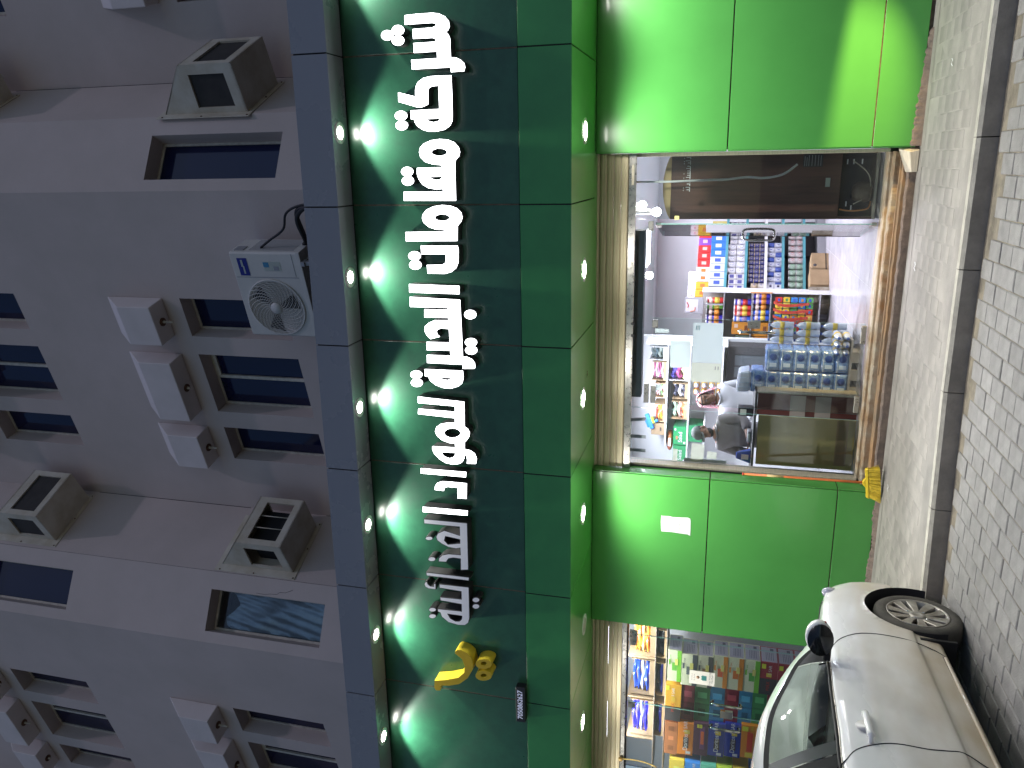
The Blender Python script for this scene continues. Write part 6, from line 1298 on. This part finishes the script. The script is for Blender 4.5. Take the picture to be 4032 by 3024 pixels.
    hl.ball((0, 0, 0), .26, .055, .085, 18, 10, Frame(c, ex, ey, ez)); hlo = cpart(hl, "headlamp", mat("headlamp_lens", (.50, .50, .58), .08, spec=.9, coat=1.0))
    # side glass, pillars, rail
    outer = [(-.28, .735, 1.0), (-.605, .655, 1.171), (-.837, .635, 1.285), (-1.144, .625, 1.386), (-1.423, .615, 1.454), (-1.794, .605, 1.487), (-2.2, .605, 1.478), (-2.55, .62, 1.415), (-2.9, .68, 1.25), (-3.15, .73, 1.085)]
    inner = [(-.50, .785, .985), (-.742, .735, 1.169), (-1.024, .708, 1.28), (-1.334, .692, 1.378), (-1.6, .682, 1.420), (-1.888, .676, 1.440), (-2.25, .682, 1.428), (-2.52, .70, 1.35), (-2.78, .74, 1.20), (-2.88, .775, 1.085)]
    o_, i_ = [smooth([(x, sign*y, z) for x, y, z in L_], 4) for L_ in (outer, inner)]
    b = MB(); v = []
    for p, q in zip(o_, i_):
        m_ = p.lerp(q, .5)+Vector((0, sign*.012, .012)); v += [p, m_, q]
    b.add(v, [(3*k+e, 3*k+e+1, 3*k+4+e, 3*k+3+e) for k in range(len(o_)-1) for e in (0, 1)], 0, True)
    cpart(b, "roof_rail", M['car_white'])
    g_ = [p+Vector((0, 0, 0)) for p in i_]
    def belt(x): return Vector((x, sign*(interp(WID, x)*.915), interp(ZS, x)+.006))
    inn = []
    for p in i_:
        bl = belt(p.x-.02); d_ = (bl-p); inn.append(p+d_.normalized()*min(.030, d_.length*.5))
    b = MB(); v = []
    for p, q in zip(i_, inn): v += [p+Vector((0, sign*.003, 0)), q+Vector((0, sign*.001, 0))]
    b.add(v, [(2*k, 2*k+1, 2*k+3, 2*k+2) for k in range(len(i_)-1)], 0, True); cpart(b, "window_seal", M['trim'])
    def side_glass(xb0, xt0, xb1, xt1, name, m, off=0.0, n=10):
        """surface between belt and window head, its ends leaning from xb at the belt to xt at the head"""
        def head(x):
            for a, c in zip(inn, inn[1:]):
                if c.x <= x <= a.x: return a.lerp(c, (a.x-x)/(a.x-c.x))
            return inn[0] if x > inn[0].x else inn[-1]
        b = MB(); v = []
        for k in range(n+1):
            t = k/n; lo, hi = belt(lerp(xb0, xb1, t)), head(lerp(xt0, xt1, t))
            for e in range(5): p = lo.lerp(hi, e/4); v.append(p+Vector((0, sign*(off+.010*math.sin(math.pi*e/4)), 0)))
        b.add(v, [(5*k+e, 5*k+e+1, 5*k+6+e, 5*k+5+e) for k in range(n) for e in range(4)], 0, True)
        return cpart(b, name, m)
    side_glass(-.56, -.58, -.80, -.83, "sail_panel", M['trim'], .004, 4)
    side_glass(-.80, -.83, -1.645, -1.83, "side_window", M['carglass'], -.004, 14)
    side_glass(-1.645, -1.83, -1.765, -1.93, "pillar_cover", mat("grey_black_pillar", (.045, .05, .05), .35) if sign < 0 else M['trim'], .003, 4)
    side_glass(-1.775, -1.938, -1.90, -2.02, "pillar_cover", M['trim'], .002, 4)
    side_glass(-1.90, -2.02, -2.72, -2.62, "side_window", M['carglass'], -.004, 12)
    cpart(MB().tube([belt(lerp(-.55, -2.75, k/16))+Vector((0, sign*.006, .004)) for k in range(17)], .010, 6), "belt_moulding", M['trim'])
    cpart(MB().tube([belt(lerp(-.60, -2.75, k/16))+Vector((0, sign*.010, -.010)) for k in range(17)], .006, 6), "belt_chrome", M['steel'])
    dt_ = MB(); dt_.add([Vector((x, sign*(interp(WID, x)*.872), z)) for x in (-.62, -1.0, -1.4, -1.8, -2.2, -2.7) for z in (.36, .62, .86, interp(ZS, x)-.02)], [(4*i+e_, 4*i+e_+1, 4*i+5+e_, 4*i+4+e_) for i in range(5) for e_ in range(3)], 0, True)
    cpart(dt_, "door_trim", M['seat'])
    # mirror
    mo = bpy.data.objects.new("mirror", None); COL.objects.link(mo); mo.parent = car; mo.empty_display_size = .05
    Fm_ = Frame((-.80, sign*.955, 1.065), X, Y*sign, Z)
    b = MB(); b.ball((0, 0, 0), .085, .115, .085, 18, 10, Fm_)
    for p in b.v:
        if p.x < -.83: p.x = -.83+(p.x+.83)*.12
    cpart(b, "shell", M['car_white'], mo)
    cpart(MB().box(-.838, -.80, .80*sign if sign > 0 else -.955, .955 if sign > 0 else -.80, .985, 1.03), "arm", M['trim'], mo, .008)
    cpart(MB().lathe([(1.0, 0), (.98, .01), (0, .012)], 24, Frame((-.842, sign*.952, 1.058), Y*.112, Z*.082, -X)), "glass", mat("mirror_back", (.012, .014, .014), .12), mo)
    cpart(MB().tube([Fm_(.045, .075, -.03), Fm_(.005, .108, -.034), Fm_(-.02, .112, -.035)], .006, 6), "reflector_strip", prod_mat((.25, .05, .03)), mo)
    # seats
    for x in (-1.35,):
        b = MB(); b.hexa([Vector((x+.25, sign*.13, .50)), Vector((x+.25, sign*.62, .50)), Vector((x-.25, sign*.62, .46)), Vector((x-.25, sign*.13, .46)), Vector((x+.27, sign*.13, .68)), Vector((x+.27, sign*.62, .68)), Vector((x-.25, sign*.62, .62)), Vector((x-.25, sign*.13, .62))])
        b.hexa([Vector((x-.18, sign*.15, .60)), Vector((x-.18, sign*.60, .60)), Vector((x-.36, sign*.60, .60)), Vector((x-.36, sign*.15, .60)), Vector((x-.38, sign*.18, 1.18)), Vector((x-.38, sign*.57, 1.18)), Vector((x-.47, sign*.57, 1.16)), Vector((x-.47, sign*.18, 1.16))])
        b.box(x-.50, x-.41, min(sign*.27, sign*.48), max(sign*.27, sign*.48), 1.17, 1.33)
        cpart(b, "seat", M['seat'], None, .04)
# roof, screens, inside
o_ = [Vector(p) for p in smooth([(-.28, .735, 1.0), (-.605, .655, 1.171), (-.837, .635, 1.285), (-1.144, .625, 1.386), (-1.423, .615, 1.454), (-1.794, .605, 1.487), (-2.2, .605, 1.478), (-2.55, .62, 1.415), (-2.9, .68, 1.25), (-3.15, .73, 1.085)], 4)]
def crown(lst, name, m, n=14, up=.035, fwd=.0):
    b = MB(); v = []
    for p in lst:
        for k in range(n+1):
            u = -1+2*k/n; v.append((p.x+fwd*(1-u*u), p.y*u, p.z+up*(1-u*u)))
    b.add(v, [((n+1)*i+k, (n+1)*i+k+1, (n+1)*(i+1)+k+1, (n+1)*(i+1)+k) for i in range(len(lst)-1) for k in range(n)], 0, True)
    return cpart(b, name, m)
crown(o_[:14], "windscreen", M['carglass'], 14, .02, .16)
crown(o_[13:27], "roof", M['car_white'], 14, .03, .02)
crown(o_[26:], "rear_window", M['carglass'], 14, .02, -.05)
cpart(MB().box(-.95, -.42, -.70, .70, .62, .93), "dashboard", M['trim'], None, .06)
cpart(MB().box(-3.0, -.45, -.74, .74, .22, .34), "cabin_floor", M['dark'])
cpart(MB().box(-2.85, -2.35, -.70, .70, .42, .62).box(-2.75, -2.62, -.68, .68, .60, 1.12), "rear_seat", M['seat'], None, .05)
st_ = MB(); st_.tube([(-.98+.02*math.cos(t), .36+.18*math.cos(t), .92+.16*math.sin(t)) for t in [2*math.pi*i/24 for i in range(25)]], .014, 6, cap=False); cpart(st_, "steering_wheel", M['trim'])
cpart(MB().tube([(-.86, -.80, 1.02), (-.87, -.79, 1.06)], .006, 6), "lock_pin", M['trim'])
# bonnet shut-line
for sign in (-1, 1):
    cpart(MB().tube(smooth([(.33, sign*.700, .893), (.10, sign*.735, .947), (-.03, sign*.742, .966), (-.18, sign*.70, .990), (-.30, sign*.66, 1.005)], 4), .004, 5), "bonnet_gap", M['dark'])
cpart(MB().tube(smooth([(.80, -.45, .46), (.855, -.2, .46), (.862, 0, .46), (.855, .2, .46), (.80, .45, .46)]), .03, 6), "grille", M['trim'])

# ================================================================== LEFT WINDOW FULL OF CRISPS
LZ = .20
tag(MB().box(-9.2, -4.46, .30, 2.4, .10, LZ).build("window_floor", M['tile']), kind='structure')
tag(MB().box(-9.2, -4.46, 2.3, 2.4, .2, 3.1).build("store_back_wall", M['iwall']), kind='structure')
tag(MB().box(-9.2, -4.46, .42, 2.4, 3.0, 3.1).build("store_ceiling", M['white']), kind='structure')
tag(MB().box(-4.56, -4.46, .42, 2.4, .2, 3.1).build("store_side_wall", M['iwall']), kind='structure')
w1 = thing("window_frame", "steel framed fixed glass at the right edge of the left window", "window", (-5.4, GY, .22)); pane(w1, -5.565, -5.225, .22, 2.70)
MB().box(-8.2, -5.222, GY-.02, GY+.02, 2.702, 2.74).build("head_rail", M['black'], w1)
w2 = thing("glass_door", "right leaf of the glass door in front of the crisp cartons", "door", (-6.06, GY, .22)); pane(w2, -6.535, -5.575, .24, 2.70)
w3 = thing("glass_door", "left leaf of the glass door in front of the crisp cartons", "door", (-7.0, GY, .22)); pane(w3, -7.50, -6.545, .24, 2.70)
for p_, xs_ in ((w2, ((-5.72, -5.52),)), (w3, ((-6.62, -6.55),))):
    for x0, x1 in xs_: MB().box(x0, x1, GY-.018, GY+.018, 2.60, 2.69).build("patch_fitting", M['steel'], p_, bevel=.003)
for p_, x in ((w2, -6.35), (w3, -6.69)):
    MB().tube(smooth([(x, GY-.004, 1.66), (x, GY-.05, 1.68), (x, GY-.075, 1.64), (x, GY-.075, 1.50), (x, GY-.075, 1.36), (x, GY-.05, 1.33), (x, GY-.004, 1.345)]), .018, 10).build("handle", M['chrome'], p_)
MB().box(-6.57, -6.47, GY-.022, GY+.022, 1.42, 1.57).build("lock", M['chrome'], w2, bevel=.004)
mk = tag(MB().box(-6.145, -5.96, GY-.0075, GY-.006, 1.655, 1.955).build("mask_sticker", mat("cream_sticker", (.76, .74, .66), .5)), "cream sticker reading Keep Wearing The Mask on the left window", "sticker")
for s_, z, h in (("Keep Wearing", 1.715, .030), ("The Mask", 1.685, .030)): plane_obj("lettering", text_mesh(s_, h), M['ink'], facing((-6.052, GY-.0085, z)), mk)
b = MB(); b.lathe([(.020, 0), (0, .001)], 12, Frame((-6.05, GY-.008, 1.855), X, Z, -Y)); b.build("face_mark", prod_mat((.50, .32, .22)), mk)
plane_obj("coat_mark", curve_mesh([[(-.032, -.04), (.032, -.04), (.036, .01), (.016, .028), (0, .016), (-.016, .028), (-.036, .01)]]), prod_mat((.05, .22, .20)), facing((-6.05, GY-.008, 1.79)), mk)
r2 = random.Random(8)
for z, n in ((1.925, 5), (1.898, 3)):
    b = MB()
    for k in range(n): b.box(-6.10+.10*k/n+.004, -6.10+.10*(k+.75)/n, GY-.0088, GY-.0078, z-.005, z-.001).box(-6.10+.10*k/n+.006, -6.10+.10*k/n+.009, GY-.0088, GY-.0078, z-.001, z+.008)
    b.build("arabic_line", M['ink'], mk)["kind"] = "stuff"
PC, PO, PG = (.66, .58, .38), (.62, .20, .03), (.16, .42, .04)
lower1 = [("green", PG, (.12, .35, .05)), ("charcoal", (.07, .08, .09), (.10, .12, .12)), ("charcoal", (.08, .08, .08), (.25, .16, .08)), ("orange", PO, (.55, .10, .04)), ("orange", PO, (.60, .16, .04)), ("green", PG, (.10, .34, .06))]
zt = [2.235, 2.065, 1.87, 1.68, 1.50, 1.31, 1.12, .915, .72, .53]
col_lab = "crisp carton, right stack in the window, "
ordn = ["topmost", "second from the top", "third from the top", "fourth from the top", "fifth from the top", "sixth from the top", "seventh from the top", "eighth from the top", "ninth from the top"]
CG = "cartons of crisps stacked in the left window"
for k in range(9):
    z1, z0 = zt[k], zt[k+1]
    x1 = -5.915-(.03 if k in (1, 2) else 0)
    if k < 6:
        cn, c, blob = lower1[k]
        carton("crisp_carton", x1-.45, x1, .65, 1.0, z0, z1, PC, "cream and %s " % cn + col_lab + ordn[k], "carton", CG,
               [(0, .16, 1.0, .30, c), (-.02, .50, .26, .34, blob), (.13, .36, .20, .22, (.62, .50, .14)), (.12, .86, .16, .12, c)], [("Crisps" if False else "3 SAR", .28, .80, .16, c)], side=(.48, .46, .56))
    else:
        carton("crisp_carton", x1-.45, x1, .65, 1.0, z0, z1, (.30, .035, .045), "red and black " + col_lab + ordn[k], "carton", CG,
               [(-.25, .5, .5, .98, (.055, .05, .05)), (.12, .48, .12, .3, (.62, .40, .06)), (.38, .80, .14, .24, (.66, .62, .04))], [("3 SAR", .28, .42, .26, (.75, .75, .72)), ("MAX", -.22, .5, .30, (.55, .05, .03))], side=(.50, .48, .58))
c2 = [("orange and black", (.62, .28, .03), 1), ("maroon", (.16, .02, .035), 0), ("green", (.04, .17, .06), 0), ("blue", (.03, .15, .26), 0), ("maroon", (.18, .02, .03), 0), ("blue", (.03, .15, .27), 0), ("green", (.035, .17, .05), 0), ("maroon", (.17, .02, .03), 0), ("blue", (.03, .15, .27), 0)]
zt2 = [2.25, 2.05, 1.885, 1.695, 1.515, 1.345, 1.18, 1.01, .83, .65]
for k, (cn, c, mx) in enumerate(c2):
    x1 = -6.425+.012*k
    pr = [(-.30, .5, .40, .98, (.05, .04, .04)), (.40, .86, .12, .22, (.66, .62, .04)), (.1, .5, .12, .25, (.62, .35, .05))] if mx else [(-.25, .5, .20, .45, tuple(v*.45 for v in c)), (.22, .5, .16, .62, tuple(min(1, v*2.2+.03) for v in c)), (-.02, .5, .05, .96, tuple(v*.7 for v in c))]
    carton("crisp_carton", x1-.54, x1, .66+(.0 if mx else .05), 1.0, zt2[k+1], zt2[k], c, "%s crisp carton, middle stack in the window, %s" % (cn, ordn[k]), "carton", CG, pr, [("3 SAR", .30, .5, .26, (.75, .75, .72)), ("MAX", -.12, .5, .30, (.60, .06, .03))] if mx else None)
c3 = [("brown orange", (.36, .13, .05), None), ("orange", (.66, .17, .02), "Doritos"), ("purple brown", (.07, .025, .05), None), ("dark blue", (.02, .035, .22), "Doritos"), ("dark blue", (.02, .035, .24), "Doritos"), ("flame orange", (.62, .20, .02), None), ("dark blue", (.02, .035, .22), None), ("orange", (.60, .17, .02), None)]
zt3 = [2.24, 2.075, 1.875, 1.69, 1.49, 1.29, 1.09, .90, .70]
for k, (cn, c, tx) in enumerate(c3):
    x1 = -6.985+.026*k
    if tx: pr, tt = [(-.12, .46, .34, .34, (.05, .03, .03)), (.22, .40, .12, .34, (.66, .42, .06)), (-.42, .3, .08, .3, (.5, .5, .5))], [(tx, -.10, .48, .40, (.80, .80, .78)), ("3 SAR", .38, .50, .34, (.80, .80, .78))]
    elif k == 5: pr, tt = [(.0, .45, .60, .34, (.50, .05, .02)), (.38, .76, .14, .36, (.66, .60, .04)), (-.40, .45, .14, .5, (.62, .45, .05))], [("3 SAR", .38, .34, .22, (.65, .60, .05))]
    elif k == 2: pr, tt = [(.05, .40, .70, .34, (.12, .04, .12)), (.05, .40, .40, .22, (.50, .10, .03)), (.40, .60, .10, .34, (.66, .60, .05))], [("3 SAR", .40, .6, .14, (.2, .05, .02))]
    else: pr, tt = [(.0, .5, .12, .4, tuple(v*1.5 for v in c)), (-.3, .5, .14, .42, tuple(v*.7 for v in c)), (.3, .5, .14, .42, tuple(v*.7 for v in c))], None
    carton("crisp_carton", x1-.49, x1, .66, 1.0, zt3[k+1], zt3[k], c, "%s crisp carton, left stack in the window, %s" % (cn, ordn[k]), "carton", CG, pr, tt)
c4_ = [("yellow", (.62, .42, .05)), ("light blue", (.03, .18, .50)), ("mint green", (.10, .40, .28)), ("lime", (.40, .55, .05)), ("yellow", (.62, .42, .05)), ("light blue", (.03, .18, .50))]
for k, (cn, c) in enumerate(c4_):
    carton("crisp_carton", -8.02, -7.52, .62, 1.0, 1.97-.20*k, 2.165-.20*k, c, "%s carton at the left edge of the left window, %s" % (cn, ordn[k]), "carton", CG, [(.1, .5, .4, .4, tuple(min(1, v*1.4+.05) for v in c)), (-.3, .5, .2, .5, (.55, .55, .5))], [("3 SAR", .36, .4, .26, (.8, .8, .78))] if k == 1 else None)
bx = thing("shelf_board", "long beige display shelf of bags above the crisp cartons", "shelf", (-6.5, .9, 2.26))
for z in (2.262, 2.40): MB().box(-8.0, -5.62, .72, 1.25, z-.008, z).build("board", mat("beige_board", (.44, .37, .32), .6), bx)
for x in (-5.62, -6.14, -6.74, -7.36): MB().box(x, x+.014, .72, 1.25, 2.40, 2.74).build("divider", M['card'], bx)
for k, (x0, x1, c, c2_, lab) in enumerate(((-6.12, -5.68, (.60, .20, .03), (.62, .44, .10), "upright orange bags of crisps in the top right tray of the left window"), (-6.70, -6.18, (.03, .08, .50), (.50, .55, .70), "upright bright blue bags in the top middle tray of the left window"), (-7.32, -6.79, (.025, .02, .42), (.30, .30, .60), "deep blue bags in the top left tray of the left window"))):
    t = tray(x0, x1, 2.402, 2.70, 0, 5, [c, c, c2_, c], lab, y=.75, group="trays of bags over the cartons")
for k, (x0, x1, c) in enumerate(((-6.12, -5.72, (.02, .02, .03)), (-6.68, -6.2, (.02, .03, .30)), (-7.3, -6.8, (.02, .02, .34)))):
    tray(x0, x1, 2.264, 2.385, 0, 2, [c, (.03, .03, .05)], ("black tray of bags under the orange bags", "blue and black tray of bags under the bright blue bags", "dark blue tray of bags under the deep blue bags")[k], y=.75, group="trays of bags over the cartons")
for k, x in enumerate((-5.9, -7.0)):
    t = thing("ceiling_panel_light", ("white lit panel on the ceiling above the orange bags", "white lit panel on the ceiling above the deep blue bags")[k], "ceiling light", (x, .62, 2.99), "lit ceiling panels in the left window")
    MB().box(x-.28, x+.28, .47, .70, 2.978, 2.999).build("frame", M['white'], t, bevel=.004); MB().box(x-.26, x+.26, .49, .68, 2.973, 2.977).build("diffuser", M['lampin'], t)
    ad = bpy.data.lights.new("panel_light", 'AREA'); ad.shape = 'RECTANGLE'; ad.size = .5; ad.size_y = .18; ad.energy = 46; ad.color = (.92, .93, 1.0)
    ao = bpy.data.objects.new("panel_light", ad); COL.objects.link(ao); ao.parent = t; ao.location = (0, -.06, -.03); ao.rotation_euler = (R(28), 0, 0)
tie = thing("gold_cord", "gold cord strung across the top left of the left window", "cord", (-7.2, .2, 2.7))
MB().tube(smooth([(-7.22, .12, 2.74), (-7.24, .16, 2.60), (-7.28, .20, 2.45), (-7.34, .22, 2.30)]), .007, 6).build("cord", prod_mat((.55, .40, .12)), tie)
MB().ball((0, 0, 0), .03, .025, .03, 10, 6, Frame((-7.22, .115, 2.74))).build("knot", prod_mat((.35, .22, .06)), tie)
